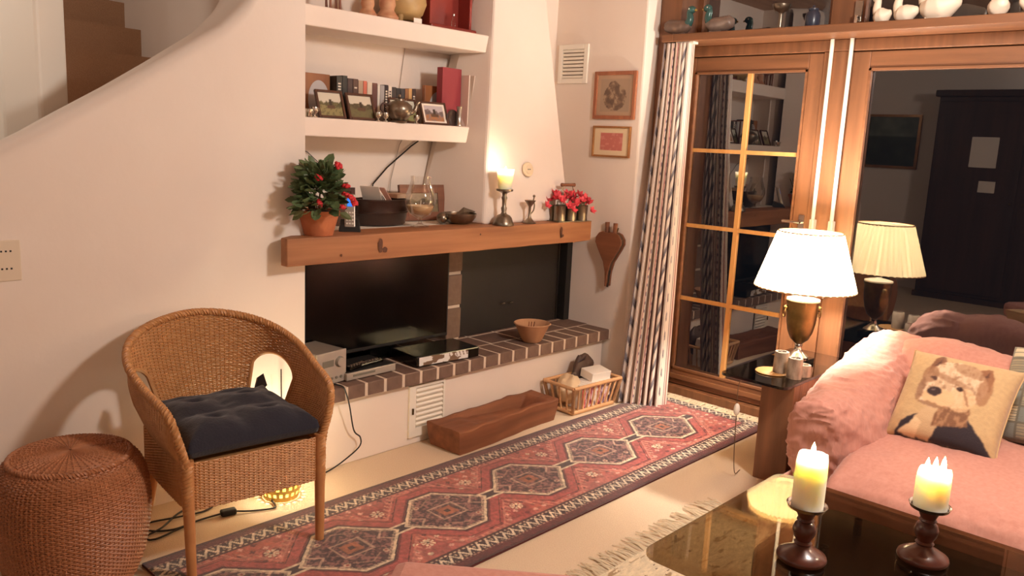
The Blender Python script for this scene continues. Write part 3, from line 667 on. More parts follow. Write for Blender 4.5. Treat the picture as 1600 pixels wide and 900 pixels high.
# newspaper-look cushion to the right of it
def text_cushion():
    n = 90; a = np.linspace(0, 1, n); U, V = np.meshgrid(a, a); C = np.ones((n, n, 3))*np.array([196, 182, 150.])
    bx_ = (((U*5) % 1) > .12) & (((V*6) % 1) > .14); cellr = np.modf(np.abs(np.sin(np.floor(U*5)*12.9+np.floor(V*6)*78.2)*4375.5))[0]
    C[bx_ & (cellr < .35)] = (120, 124, 116); C[bx_ & (cellr > .75)] = (150, 140, 116); C[~bx_] = (104, 98, 84); C[bx_ & ((V*36 % 1) < .35) & (cellr > .4)] = (112, 110, 98)
    X = (U-.5)*2; Y = (V-.5)*2; e = np.clip((1-X**4)*(1-Y**4), 0, 1)**.5
    F = np.stack([X*.2, Y*.2, .06*e], -1); B = F.copy(); B[..., 2] = -.06*e; return F, C, B
F2, C2_, B2 = text_cushion()
tc_ = thing('patterned_cushion', 'grey and cream patterned cushion behind the dog cushion', 'cushion', (0, 0, 0))
c2 = Vector((3.75, .53, .6)); n2_ = Vector((-.82, .12, .45)).normalized(); rx2 = Vector((0.05, -1, 0)).normalized(); up2 = n2_.cross(rx2).normalized(); rx2 = up2.cross(n2_)
tc_.matrix_world = Matrix(((rx2.x, up2.x, n2_.x, c2.x), (rx2.y, up2.y, n2_.y, c2.y), (rx2.z, up2.z, n2_.z, c2.z), (0, 0, 0, 1)))
color_grid('printed_front', F2, C2_, MATS['cushion_print'], tc_); MB().grid(B2[:, ::-1]).build('back_cover', MATS['cushion_back'], tc_)

# pink footstool in the near foreground
fsx_ = thing('footstool', 'pink upholstered footstool cut off at the bottom of the picture', 'footstool', (1.225, 1.175, 0), math.radians(-51))
MB().bx(-.27, .27, -.27, .27, .3, .42).build('padded_top', PINK, fsx_, bevel=.035)
MB().bx(-.26, .26, -.26, .26, .08, .3).build('skirt', PINK, fsx_, bevel=.01)
for sx in (-1, 1):
    for sy in (-1, 1): MB().tube([(sx*.22, sy*.22, 0), (sx*.22, sy*.22, .09)], [.016, .022], 10).build('foot', DARKWOOD, fsx_)

# ================================================================== COFFEE TABLE
def rrect(x0, x1, y0, y1, r, n=7):
    out = []
    for cx, cy, a0 in ((x1-r, y1-r, 0), (x0+r, y1-r, 90), (x0+r, y0+r, 180), (x1-r, y0+r, 270)):
        for i in range(n+1): a = math.radians(a0+90*i/n); out.append((cx+r*math.cos(a), cy+r*math.sin(a)))
    return out
ct = thing('coffee_table', 'low coffee table with a smoked brown glass top', 'table', (0, 0, 0))
MB().prism(rrect(1.755, 2.59, -.35, 1.125, .05), .418, .43).build('glass_top', SMOKED, ct, bevel=.002)
MB().prism(rrect(2.06, 2.585, -.2, .98, .1), .02, .37).build('base', M('table_base', (34, 22, 22), .45), ct, bevel=.01)
for px_, py_ in ((2.2, .8), (2.45, .8), (2.2, 0), (2.45, 0)): MB().tube([(px_, py_, .37), (px_, py_, .418)], .012, 10).build('spacer', M('table_base'), ct)

TURNED = M('turned_wood', (92, 46, 34), .3, noise_=(20, .6), rgb2=(66, 32, 26), coat=.3)
def candlestick(label, loc, hh, ch, cr, melt, flames):
    t = thing('candlestick', label+' holder', 'candlestick', loc, 0, 'wooden candlesticks on the coffee table')
    s = hh/.155
    MB().lathe([(0, 0), (.062, 0), (.066, .006*s), (.064, .014*s), (.045, .026*s), (.026, .036*s), (.02, .044*s), (.024, .05*s), (.019, .056*s), (.027, .072*s), (.031, .088*s), (.026, .104*s), (.018, .112*s), (.023, .117*s), (.019, .123*s), (.026, .14*s), (.03, .15*s), (0, .15*s)], 32).build('stem', TURNED, t)
    MB().lathe([(0, .15*s), (.03, .15*s), (.049, .153*s), (.053, .163*s), (.05, .162*s), (.046, .156*s), (0, .156*s)], 32).build('drip_pan', CHROME, t)
    c = thing('pillar_candle', label, 'candle', (loc[0], loc[1], loc[2]+.157*s), 0, 'pillar candles on the coffee table')
    prof = [(0, 0), (cr, 0), (cr*1.01, ch*.6), (cr*.98, ch*.88), (cr*.9, ch), (cr*.8, ch*.99), (cr*.62, ch*.9), (0, ch*.88)]
    k = MB().lathe(prof, 32)
    k.v = [(x, y, z+(melt*(noise.noise((x*30, y*30, 3))) if z > ch*.7 else 0)) for x, y, z in k.v]
    k.build('wax', WAX, c)
    for fx, fy in flames:
        MB().tube([(fx, fy, ch*.86), (fx, fy, ch*.98)], .0015, 5).build('wick', BLACK, c)
        MB().lathe([(0, 0), (.006, .006), (.0075, .014), (.005, .028), (0, .042)], 12, (fx, fy, ch*.95)).build('flame', FLAME, c)
        l = lamp('candle_light', 'POINT', (fx, fy, ch*.95+.022), 5/len(flames), (1, .85, .65), .012); l.parent = c
candlestick('tall lit pillar candle on the left of the coffee table', (2.055, .806, .43), .15, .145, .041, .01, [(0, 0)])
candlestick('short lit pillar candle with several flames at the right', (2.31, .576, .43), .152, .105, .043, .012, [(0, 0), (-.022, .014), (.022, -.014)])

# ================================================================== SIDE TABLE + LAMP
sd = thing('side_table', 'low side table with dark glass top on pine board legs', 'table', (0, 0, 0))
MB().prism(rrect(3.37, 4.14, 1.475, 1.80, .03), .478, .49).build('glass_top', glassmat('dark_glass', (.4, .33, .25), 1.3), sd)
MB().bx(3.47, 3.53, 1.478, 1.635, 0, .477).build('board_leg', PINE, sd, bevel=.003)
MB().bx(3.53, 3.95, 1.478, 1.505, 0, .477).build('board_leg', PINE, sd, bevel=.003)
MB().bx(4.0, 4.06, 1.5, 1.75, 0, .477).build('board_leg', PINE, sd, bevel=.003)

LX, LY, LZ = 3.865, 1.652, .491
lp = thing('table_lamp', 'lit table lamp with brass urn base and cream pleated shade', 'lamp', (LX, LY, LZ))
MB().box((0, 0, .011), (.125, .125, .022)).build('plinth', BLACKGLOSS, lp, bevel=.003)
MB().lathe([(0, .022), (.052, .022), (.054, .03), (.045, .038), (.03, .05), (.02, .062), (.016, .078), (.02, .088), (.016, .094)], 32).build('foot', SILVER, lp)
MB().lathe([(.014, .09), (.02, .096), (.044, .118), (.06, .155), (.069, .2), (.073, .25), (.074, .29), (.08, .302), (.08, .31), (.07, .312), (0, .312)], 40).build('urn', BRASS, lp)
MB().lathe([(.078, .31), (.078, .318), (.05, .326), (.02, .33), (.012, .345), (.012, .385), (0, .385)], 32).build('lid', PLASTIC_W, lp)
for sx in (-1, 1):
    a_ = sx*PI/2+PI*.24; cx, cy = .074*math.cos(a_)*1.05, .074*math.sin(a_)*1.05
    h = MB().ball((cx*1.04, cy*1.04, .27), .014, 10, 7)
    ringp = [(cx*1.12+.016*math.cos(q)*math.sin(-a_), cy*1.12+.016*math.cos(q)*math.cos(a_), .248+.022*math.sin(q)) for q in np.linspace(0, 2*PI, 15)[:-1]]
    h.tube(ringp, .003, 6, closed=True); h.build('ring_handle', BRASS, lp)
def pleat(r0, r1, z0, z1, n=44, d=.007):
    th = np.linspace(0, 2*PI, n*4+1); k = np.array([0, 1, 1, 0]*n+[0]); out = np.zeros((6, n*4+1, 3))
    for i, f in enumerate(np.linspace(0, 1, 6)):
        r = r0*(1-f)+r1*f+d*k; out[i, :, 0] = r*np.cos(th); out[i, :, 1] = r*np.sin(th); out[i, :, 2] = z0+(z1-z0)*f
    return out
SHADE = translucent('shade_silk', (250, 236, 200), .42, (255, 236, 190))
shd = MB().grid(pleat(.234, .146, .372, .645)).build('shade', SHADE, lp)
for z_, r_ in ((.645, .149), (.372, .237)):
    MB().tube([(r_*math.cos(q), r_*math.sin(q), z_) for q in np.linspace(0, 2*PI, 65)[:-1]], .004, 6, closed=True).build('trim_ring', M('shade_trim', (150, 112, 72), .7), shd)
MB().tube([(0, 0, .385), (0, 0, .44)], .012, 10).build('socket', BRASS, lp)
MB().ball((0, 0, .49), (.03, .03, .045)).build('bulb', emitter('bulb', (255, 226, 178), 12), lp)
l = lamp('bulb_light', 'POINT', (0, 0, .56), 110, (1, .89, .76), .05); l.parent = lp
cordp = smooth_path([(3.46, 1.70, .474), (3.40, 1.70, .47), (3.372, 1.70, .44), (3.37, 1.695, .3), (3.375, 1.69, .12), (3.40, 1.69, .02), (3.47, 1.70, .012)], 60)
cd = thing('lamp_cord', 'thin lamp cord hanging off the side table with a white switch', 'cord', (0, 0, 0))
MB().tube(cordp, .002, 6).build('cord', M('cord_brown', (96, 70, 50), .6), cd)
MB().ball((3.37, 1.696, .335), (.016, .014, .03)).build('switch', PLASTIC_W, cd)
# log tealight holders
BARK = M('birch_bark', (172, 152, 130), .85, noise_=(30, .5), rgb2=(96, 76, 60), stretch=(1, 1, .5), bump=(60, .5))
for (bx, by, h, lb) in ((3.585, 1.605, .105, 'tallest birch log tealight holder beside the lamp'), (3.56, 1.525, .095, 'middle birch log tealight holder in front of the lamp'), (3.63, 1.515, .055, 'shortest birch log tealight holder next to the sofa arm')):
    t = thing('log_candle_holder', lb, 'candle holder', (bx, by, .491), 0, 'birch log tealight holders')
    MB().lathe([(0, 0), (.034, 0), (.035, .02), (.033, h-.004), (.031, h), (.022, h), (.022, h-.008), (0, h-.008)], 18, rf=lambda a: 1+.04*math.sin(3*a+bx*50)).build('log', BARK, t)
    MB().lathe([(0, h-.008), (.021, h-.008), (.021, h+.001), (.019, h+.001), (.018, h-.004), (0, h-.004)], 18).build('tealight', SILVER, t)
t = thing('wooden_coaster', 'round pale wooden coaster under the tallest log holder', 'coaster', (3.575, 1.64, .491))
MB().lathe([(0, 0), (.075, 0), (.077, .003), (.074, .006), (0, .006)], 28).build('disc', wood('coaster_wood', (176, 130, 76), (150, 106, 60), 'X'), t)

# ================================================================== CURTAIN
def curtain():
    ns, nz = 300, 260; s = np.linspace(0, 1, ns); z = np.linspace(0, 1, nz); S, Z = np.meshgrid(s, z)      # Z: 0 bottom .. 1 top
    folds = 6.5; ph = 2*PI*folds*S+.8*np.sin(3*S*PI); zz = .006+Z*(2.095-.006)
    wB = (1-Z)**1.3
    ax = 4.14*(1-wB)+(3.90+.12*S)*wB; ay = (2.735-.165*S)*(1-wB)+(2.70-.205*S)*wB
    amp = .026+.024*(1-Z)
    dirx, diry = -.78, -.62
    X = ax+amp*np.cos(ph)*dirx*1.2; Y = ay+amp*np.cos(ph)*diry*.2+.012*np.sin(2*ph)
    P_ = np.stack([X, Y, zz], -1)
    w = S*1.5                                     # metres of cloth across
    per = .27; a = (w/per) % 1
    C = np.ones(S.shape+(3,))*np.array([232, 214, 196.])
    leafband = a < .34; q = (a-.17)/.17           # -1..1 across the leaf stripe
    dia = ((zz*9.0+q*.75) % 1)
    C[leafband] = (226, 210, 196)
    C[leafband & (dia < .42) & (np.abs(q) < .62)] = (132, 124, 128)
    C[leafband & (dia < .16) & (np.abs(q) < .62)] = (92, 88, 98)
    C[leafband & (np.abs(q) > .86)] = (120, 108, 112)
    for c0, c1, cc in ((.36, .40, (150, 104, 100)), (.41, .43, (196, 178, 168)), (.46, .475, (110, 102, 112)), (.50, .53, (204, 186, 174)), (.56, .575, (110, 102, 112)), (.60, .64, (160, 112, 106)), (.68, .69, (120, 112, 120)), (.72, .75, (196, 178, 168)), (.79, .80, (110, 102, 112)), (.83, .87, (150, 104, 100)), (.90, .915, (120, 112, 120)), (.95, .97, (190, 170, 162))):
        C[(a > c0) & (a < c1)] = cc
    dots = (a > .535) & (a < .60) & ((zz*20 % 1) < .35); C[dots] = (110, 104, 114)
    return P_, C
Pc, Cc = curtain()
cu = thing('curtain', 'cream curtain with grey leaf stripes gathered beside the glass door', 'curtain', (0, 0, 0))
color_grid('cloth', Pc, Cc, painted('curtain_cloth', .9, bump=(220, .1)), cu, both=.002)
MB().bx(4.12, 4.17, 2.55, 2.665, 2.088, 2.1).build('rail', PLASTIC_W, cu)

# ================================================================== ON THE MANTEL
MZ = 1.0645
# potted plant
pt = thing('potted_plant', 'bushy red-flowered plant in a terracotta pot on the mantel', 'plant', (1.992, 3.02, MZ))
MB().lathe([(0, 0), (.06, 0), (.063, .006), (.085, .086), (.09, .086), (.092, .108), (.085, .108), (.08, .098), (0, .093)], 28).build('pot', TERRA, pt)
MB().lathe([(0, .09), (.077, .096), (.05, .104), (0, .106)], 16).build('soil', M('soil', (60, 44, 34), .95), pt)
LEAF = M('leaf_green', (70, 92, 56), .5, noise_=(10, .7), rgb2=(104, 118, 78))
lf = MB(); rr0 = random.Random(3)
for i in range(330):
    a = rr0.uniform(0, 2*PI); e = rr0.uniform(-.25, 1.0); R = rr0.uniform(.45, 1)
    c = Vector((.112*R*math.cos(a)*math.cos(e*1.2)-.04, .09*R*math.sin(a)*math.cos(e*1.2)-.06+.03*math.cos(a), .15+.165*R*math.sin(e*1.4)))
    d = Vector((math.cos(a)*math.cos(e), math.sin(a)*math.cos(e), math.sin(e)+rr0.uniform(-.6, .5))).normalized(); s_ = d.cross(Vector((rr0.uniform(-1, 1), rr0.uniform(-1, 1), 1))).normalized(); nn = s_.cross(d)
    L = rr0.uniform(.038, .066); wd = L*.36
    lf.add([c, c+d*L*.35+s_*wd+nn*.003, c+d*L*.75+s_*wd*.7, c+d*L, c+d*L*.75-s_*wd*.7, c+d*L*.35-s_*wd+nn*.003, c+d*L*.5-nn*.004], [(0,1,6),(1,2,6),(2,3,6),(3,4,6),(4,5,6),(5,0,6)])
lf.build('foliage', LEAF, pt)['kind'] = 'stuff'
stm = MB()
for i in range(14): a = i*2.4; stm.tube([(0.02*math.cos(a), .02*math.sin(a), .1), (.06*math.cos(a), .06*math.sin(a), .17), (.1*math.cos(a), .09*math.sin(a), .24)], .0025, 5)
stm.build('stems', M('stem', (96, 84, 52), .8), pt)
REDFL = M('red_petals', (196, 36, 44), .6)
fm = MB()
for k in range(9):
    a = k*2.4; r = .006+.011*(k/9); fm.ball((r*math.cos(a), r*math.sin(a), .01-.008*(k/9)), (.009, .009, .007), 7, 5)
fm.smooth = True; fl0 = fm.build('flower', REDFL, pt); fl0.location = (.03, -.155, .215)
for p in ((.045, -.16, .17), (.07, -.14, .165), (-.09, -.13, .25), (.02, -.11, .3), (.095, -.12, .145), (.0, -.165, .13), (-.1, -.15, .15), (.03, -.15, .18)):
    place('flower', fl0.data, pt, p, (random.uniform(0, 1), random.uniform(0, 1), 0))
# telephone handset in its cradle
ph = thing('cordless_phone', 'silver cordless phone with a lit blue screen in its black cradle', 'phone', (2.205, 3.09, MZ), math.radians(-35))
MB().hexa([(-.05,-.045,0),(.05,-.045,0),(.05,.05,0),(-.05,.05,0)], [(-.042,-.02,.03),(.042,-.02,.03),(.042,.045,.05),(-.042,.045,.05)]).build('cradle', BLACK, ph, bevel=.004)
hs = MB().hexa([(-.024,-.03,.02),(.024,-.03,.02),(.024,-.006,.02),(-.024,-.006,.02)], [(-.022,.02,.165),(.022,.02,.165),(.022,.042,.165),(-.022,.042,.165)]).build('handset', M('phone_silver', (176, 166, 154), .35, .5), ph, bevel=.004)
def on_hs(u, v): return Vector((-.021+.042*u, -.0315+.05*v-.001, .022+.145*v))
MB().add([on_hs(.2,.62), on_hs(.8,.62), on_hs(.8,.88), on_hs(.2,.88)], [(0,1,2,3)]).build('screen', emitter('phone_screen', (70, 140, 255), 1.1), hs)
for j in range(4):
    for i in range(3): p = on_hs(.2+.3*i, .1+.11*j); MB().box(p, (.009, .004, .007)).build('key', PLASTIC_W, hs)
# dark frame leaning at the back
def frame_stand(name, label, cat, loc, rz, w, h, fw_, tilt, fmat, face, group=None, depth=.014, mount=None):
    t = thing(name, label, cat, loc, rz, group); T = Matrix.Rotation(-tilt, 3, 'X')
    def tv(mb): mb.v = [tuple(T @ Vector(v)) for v in mb.v]; return mb
    tv(MB().bx(-w/2, -w/2+fw_, -depth/2, depth/2, 0, h).bx(w/2-fw_, w/2, -depth/2, depth/2, 0, h).bx(-w/2+fw_, w/2-fw_, -depth/2, depth/2, 0, fw_).bx(-w/2+fw_, w/2-fw_, -depth/2, depth/2, h-fw_, h)).build('frame', fmat, t, bevel=.002)
    tv(MB().bx(-w/2+.003, w/2-.003, depth/2-.004, depth/2-.001, .003, h-.003)).build('backing', BLACK, t)
    n = 28; uu, vv = np.meshgrid(np.linspace(0, 1, n), np.linspace(0, 1, n)); iw, ih = w-2*fw_, h-2*fw_
    P_ = np.stack([-iw/2+uu*iw, 0*uu-depth/2+.006, fw_+vv*ih], -1); P_ = P_ @ np.array(T).T
    color_grid('picture', P_, face(uu, vv), painted('photo_print', .35), t)
    if tilt: tv(MB().hexa([(-.02, depth/2, 0), (.02, depth/2, 0), (.02, depth/2+.004, 0), (-.02, depth/2+.004, 0)], [(-.015, depth/2, h*.7), (.015, depth/2, h*.7), (.015, depth/2+.004, h*.7), (-.015, depth/2+.004, h*.7)])).build('easel_back', BLACK, t)
    return t
def landscape(seed, sky=(214, 206, 188), tree=(92, 86, 58), fld=(146, 136, 92), border=None):
    def f(u, v):
        C = np.ones(u.shape+(3,))*np.array(sky, float); hz = .62+.14*(fnoise(u*7, u*0, seed)-.5)*2
        C[v < hz] = tree; m = v < .4+.06*np.sin(u*5+seed); C[m] = fld
        nz = fnoise(u*14, v*14, seed+2); C[(nz > .62) & (v < hz)] = np.array(tree)*1.25; C[(np.abs(u-.52) < .05) & (v > .35) & (v < .72)] = (62, 52, 44); C[(np.abs(u-.52) < .16) & (v > .3) & (v < .45)] = (96, 70, 52)
        if border: b = np.minimum(np.minimum(u, 1-u), np.minimum(v, 1-v)) < .09; C[b] = border
        return C
    return f
plain = lambda c: (lambda u, v: np.ones(u.shape+(3,))*np.array(c, float)*(.9+.2*fnoise(u*6, v*6, 3))[..., None])
FR_DARK = wood('frame_dark', (84, 50, 34), (62, 36, 26), 'X', 8, .4)
frame_stand('picture_frame', 'dark wooden frame behind the phone, seen half hidden', 'picture frame', (2.285, 3.27, MZ), math.radians(-30), .13, .185, .02, math.radians(8), FR_DARK, plain((90, 66, 52)))
frame_stand('picture_frame', 'wide brown wooden frame standing behind the glass goblet', 'picture frame', (2.85, 3.33, MZ), math.radians(-6), .285, .19, .045, math.radians(10), wood('frame_brown', (134, 84, 58), (108, 64, 44), 'X', 8, .5), landscape(4, (150, 136, 116), (96, 84, 62), (126, 112, 84)), depth=.02)
# letters in a dark oval bowl
bw_ = thing('wooden_trough_bowl', 'dark oval wooden bowl with two raised bands on the mantel', 'bowl', (2.52, 3.27, MZ))
def oval(a): return 1/math.sqrt((math.cos(a)/1.0)**2+(math.sin(a)/.62)**2)
MB().lathe([(0, 0), (.13, 0), (.138, .006), (.139, .02), (.142, .022), (.147, .055), (.152, .058), (.152, .066), (.148, .068), (.153, .115), (.157, .118), (.157, .128), (.148, .128), (.138, .02), (0, .012)], 40, rf=oval).build('bowl', M('bowl_dark', (62, 40, 32), .35, noise_=(12, .6), rgb2=(44, 28, 24)), bw_)
PAPER = M('paper', (236, 226, 214), .8)
for k, (lx, ly, tz, ty_, lb, mm) in enumerate(((-.07, -.02, .5, .5, 'white letter leaning left in the dark bowl', PAPER), (-.03, .01, .3, .6, 'white envelope behind the first letter in the bowl', PAPER), (.0, .0, -.2, .62, 'pale letter in the middle of the dark bowl', PAPER), (.03, .02, .15, .7, 'reddish-edged card in the dark bowl', M('card_pink', (206, 160, 146), .8)))):
    t = MB(); Rm = (Matrix.Rotation(tz, 3, 'Z') @ Matrix.Rotation(-ty_, 3, 'Y')); t.box((0, 0, 0), (.003, .1, .15), Rm); o = t.build('letter', mm); o.location = (2.52+lx, 3.27+ly, MZ+.125); tag(o, lb, 'letter', 'letters in the oval bowl')
o = MB().box((2.63, 3.27, MZ+.14), (.1, .08, .022), rotz(.1)).build('small_book', M('book_tan', (196, 164, 138), .8), bevel=.002); tag(o, 'small tan book lying across the right end of the bowl', 'book')
# goblet of clear glass with candle
gg = thing('glass_goblet', 'big clear brandy glass holding a cream candle on the mantel', 'glass', (2.63, 3.10, MZ))
outer = [(.0, .0), (.044, .001), (.046, .004), (.02, .01), (.009, .02), (.008, .035), (.02, .045), (.05, .06), (.07, .095), (.077, .125), (.072, .16), (.057, .2), (.05, .225), (.052, .248)]
MB().lathe(outer+[(.05, .248), (.048, .225), (.055, .2), (.07, .16), (.075, .125), (.068, .096), (.048, .063), (0, .052)], 36).build('glass', CLEAR, gg)
MB().lathe([(0, .054), (.045, .065), (.062, .088), (.066, .105), (.03, .1), (0, .1)], 28).build('wax', M('cream_wax', (232, 206, 164), .5), gg)
MB().tube([(0, 0, .1), (.004, 0, .13)], .0015, 5).build('wick', PLASTIC_W, gg)
# pewter dish with a metal leaf
td = thing('pewter_dish', 'round pewter dish with a metal leaf lying in it', 'dish', (2.93, 3.14, MZ))
MB().lathe([(0, 0), (.045, 0), (.07, .012), (.088, .035), (.092, .055), (.089, .055), (.084, .036), (.066, .016), (0, .006)], 32).build('dish', PEWTER, td)
MB().add([(-.05, 0, .035), (0, -.035, .062), (.1, -.02, .062), (.125, 0, .052), (.06, .03, .06), (0.03, .0, .085)], [(0,1,5),(1,2,5),(2,3,5),(3,4,5),(4,0,5)]).build('leaf', PEWTER, td, solid=.002)
o = MB().ball((0, 0, .03), (.03, .03, .03)).build('glass_ball', PEWTER); o.location = (2.83, 3.16, MZ); tag(o, 'small shiny pewter ball between the frame and the dish', 'ornament')
# pewter candlestick with lit candle
cs = thing('pewter_candlestick', 'bell-based pewter candlestick on the mantel', 'candlestick', (3.105, 2.985, MZ))
MB().lathe([(0, 0), (.056, 0), (.058, .006), (.05, .02), (.044, .04), (.034, .052), (.016, .06), (.012, .07), (.016, .09), (.011, .1), (.012, .13), (.016, .145), (.011, .155), (.014, .168), (.03, .176), (.044, .18), (.045, .19), (.04, .19), (0, .186)], 32).build('stem', PEWTER, cs)
c = thing('candle', 'lit cream candle on the pewter candlestick', 'candle', (3.105, 2.985, MZ+.187))
MB().lathe([(0, 0), (.034, 0), (.039, .04), (.044, .095), (.046, .106), (.043, .105), (.036, .085), (0, .08)], 28).build('wax', WAX, c)
MB().tube([(0, 0, .078), (0, 0, .092)], .0015, 5).build('wick', BLACK, c)
MB().lathe([(0, 0), (.006, .005), (.007, .012), (.004, .024), (0, .034)], 12, (0, 0, .088)).build('flame', FLAME, c)
l = lamp('candle_light', 'POINT', (0, 0, .115), 1.6, (1, .85, .65), .012); l.parent = c
# little pewter oil lamp / goblet
gb = thing('pewter_goblet', 'small pewter goblet with curled handle and finial on the mantel', 'goblet', (3.325, 3.0, MZ))
MB().lathe([(0, 0), (.037, 0), (.038, .005), (.022, .016), (.01, .03), (.007, .06), (.008, .09), (.018, .106), (.03, .122), (.031, .126), (.027, .126), (0, .112)], 28).build('cup', PEWTER, gb)
MB().tube(smooth_path([(.008, 0, .05), (.03, 0, .07), (.036, 0, .1), (.026, 0, .12), (.03, 0, .14)], 20), .004, 6).ball((.03, 0, .148), .008, 8, 6).build('handle', PEWTER, gb)
# carrier of six pewter cups with pink flowers
cr = thing('cup_carrier', 'pewter cup carrier with wooden handle full of pink flowers', 'flower holder', (3.665, 3.02, MZ), math.radians(-8))
for i in range(3):
    for j in range(2):
        cx, cy = -.085+.085*i, -.036+.072*j
        MB().lathe([(0, 0), (.034, 0), (.035, .004), (.033, .02), (.036, .085), (.039, .088), (.034, .088), (.031, .02), (0, .01)], 20, (cx, cy, .004)).build('cup', PEWTER, cr)
MB().bx(-.13, .13, -.078, .078, 0, .004).build('tray', PEWTER, cr)
MB().tube([(-.045, 0, .004), (-.045, 0, .17), (-.035, 0, .2), (-.035, 0, .205)], .003, 6).tube([(.045, 0, .004), (.045, 0, .17), (.035, 0, .2), (.035, 0, .205)], .003, 6).build('bail', PEWTER, cr)
MB().tube([(-.055, 0, .206), (-.05, 0, .206), (-.03, 0, .206), (.03, 0, .206), (.05, 0, .206), (.055, 0, .206)], [.006, .011, .009, .009, .011, .006], 10).build('wooden_handle', OLDWOOD, cr)
PINKFL = M('pink_petals', (222, 72, 84), .6)
fm = MB()
for k in range(5):
    a = 2*PI*k/5; fm.add([(0, 0, -.006), (.012*math.cos(a-.6), .012*math.sin(a-.6), .006), (.019*math.cos(a), .019*math.sin(a), .012), (.012*math.cos(a+.6), .012*math.sin(a+.6), .006)], [(0,1,2,3)])
fm.ball((0, 0, .003), (.006, .006, .005), 6, 4)
fm.v = [(x_*1.55, y_*1.55, z_*1.55) for x_, y_, z_ in fm.v]; me_fl = fm.build('blossom', PINKFL, cr); me_fl.location = (0, -.06, .12)
rr1 = random.Random(5)
for k in range(46):
    a = rr1.uniform(0, 2*PI); R = math.sqrt(rr1.random())
    x_, y_ = .155*R*math.cos(a), .095*R*math.sin(a)
    place('blossom', me_fl.data, cr, (x_, y_, .1+.055*(1-R*R)+rr1.uniform(-.012, .02)), (rr1.uniform(-.9, .9), rr1.uniform(-.9, .9), rr1.uniform(0, 6)))
for p in ((-.03, -.085, .07), (.14, -.06, .06), (.148, .02, .1), (-.165, -.01, .09)): place('blossom', me_fl.data, cr, p, (1.0, .3, 0))
sm = MB()
for k in range(24): a = k*2.4; sm.tube([(.1*math.cos(a), .03*math.sin(a), .05), (.13*math.cos(a), .08*math.sin(a), .115)], .0018, 4)
sm.build('stems', LEAF, cr)['kind'] = 'stuff'

# thin aerial wires at the back of the niche
CORD = M('black_cord', (24, 20, 20), .5); GCORD = M('grey_cord', (170, 156, 142), .6)
tag(MB().tube([(2.04, 3.49, 1.455), (2.236, 3.49, 1.405), (2.334, 3.49, 1.329), (2.4, 3.49, 1.25)], .002, 5).build('wire', CORD), 'thin dark wire on the niche wall above the potted plant', 'wire')
tag(MB().tube([(2.93, 3.485, 1.48), (2.882, 3.485, 1.452), (2.72, 3.485, 1.335), (2.63, 3.485, 1.249), (2.62, 3.485, 1.2)], .004, 5).build('wire', CORD), 'thick dark wire slanting down from the lower shelf', 'wire')
tag(MB().tube([(2.82, 3.49, 1.48), (2.803, 3.49, 1.455), (2.75, 3.49, 1.27), (2.736, 3.48, 1.204), (2.75, 3.47, 1.1)], .002, 5).build('wire', GCORD), 'thin grey wire hanging behind the oval bowl', 'wire')
tag(MB().tube([(2.79, 3.495, 1.57), (2.80, 3.495, 1.75), (2.83, 3.495, 1.96)], .0015, 5).build('wire', GCORD), 'thin grey wire above the books on the lower shelf', 'wire')

# ================================================================== LOWER SHELF
SZ = 1.5665
FR_B = wood('photo_frame_wood', (92, 56, 36), (70, 40, 28), 'X', 8, .4)
frame_stand('framed_photo', 'leftmost dark framed landscape photo on the lower shelf', 'photo frame', (2.215, 3.245, SZ), math.radians(-4), .142, .135, .012, math.radians(21), FR_B, landscape(1), 'framed photos on the lower shelf')
frame_stand('framed_photo', 'dark framed photo of a rider, second from the left', 'photo frame', (2.385, 3.245, SZ), math.radians(-4), .15, .132, .012, math.radians(21), FR_B, landscape(2, tree=(84, 76, 56), fld=(110, 104, 70)), 'framed photos on the lower shelf')
frame_stand('framed_photo', 'framed photo of green fields behind the pewter teapot', 'photo frame', (2.685, 3.295, SZ), math.radians(-4), .17, .13, .011, math.radians(21), FR_B, landscape(3, (210, 208, 190), (100, 104, 78), (150, 148, 96)), 'framed photos on the lower shelf')
frame_stand('framed_photo', 'framed photo with white mount, rightmost on the lower shelf', 'photo frame', (2.845, 3.245, SZ), math.radians(-4), .165, .122, .01, math.radians(21), FR_B, landscape(6, (190, 180, 184), (110, 96, 96), (170, 118, 80), (240, 230, 216)), 'framed photos on the lower shelf')
def bookend(label, x, flip):
    t = thing('bookend', label, 'bookend', (x, 3.40, SZ), 0, 'wooden bookends with oval inlay')
    MB().bx(-.075, .075, -.012, .012, 0, .205).build('panel', wood('bookend_wood', (170, 110, 66), (146, 88, 50), 'Z', 8), t, bevel=.002)
    k = MB(); k.add([(.012+.058*math.cos(a), -.0135, .085+.09*math.sin(a)) for a in np.linspace(0, 2*PI, 33)[:-1]], [tuple(range(32))[::-1]]); k.build('oval_inlay', M('oval_grey', (196, 188, 186), .4), t)
bookend('left wooden bookend with grey oval inlay behind the photos', 2.22, 1); bookend('right wooden bookend with grey oval inlay beside the red album', 2.96, -1)
specs = [(.032, .2, (52, 50, 44), 'dark green'), (.028, .205, (44, 44, 40), 'black'), (.03, .195, (70, 48, 44), 'dark brown'), (.03, .195, (92, 62, 48), 'brown picture-spined'), (.028, .19, (186, 158, 132), 'beige'), (.022, .19, (216, 116, 92), 'salmon red'), (.03, .185, (224, 206, 184), 'cream'),
         (.03, .185, (108, 66, 58), 'maroon'), (.016, .18, (222, 214, 202), 'white'), (.026, .178, (168, 162, 160), 'grey'), (.022, .182, (52, 36, 38), 'dark plum lettered'), (.022, .178, (228, 212, 196), 'pale lettered'), (.026, .175, (56, 44, 44), 'charcoal'), (.028, .172, (34, 30, 34), 'black glossy'), (.026, .172, (52, 52, 58), 'slate'), (.022, .172, (142, 94, 56), 'tan brown'), (.022, .176, (198, 154, 100), 'golden'), (.024, .176, (64, 42, 38), 'dark chestnut')]
x = 2.302
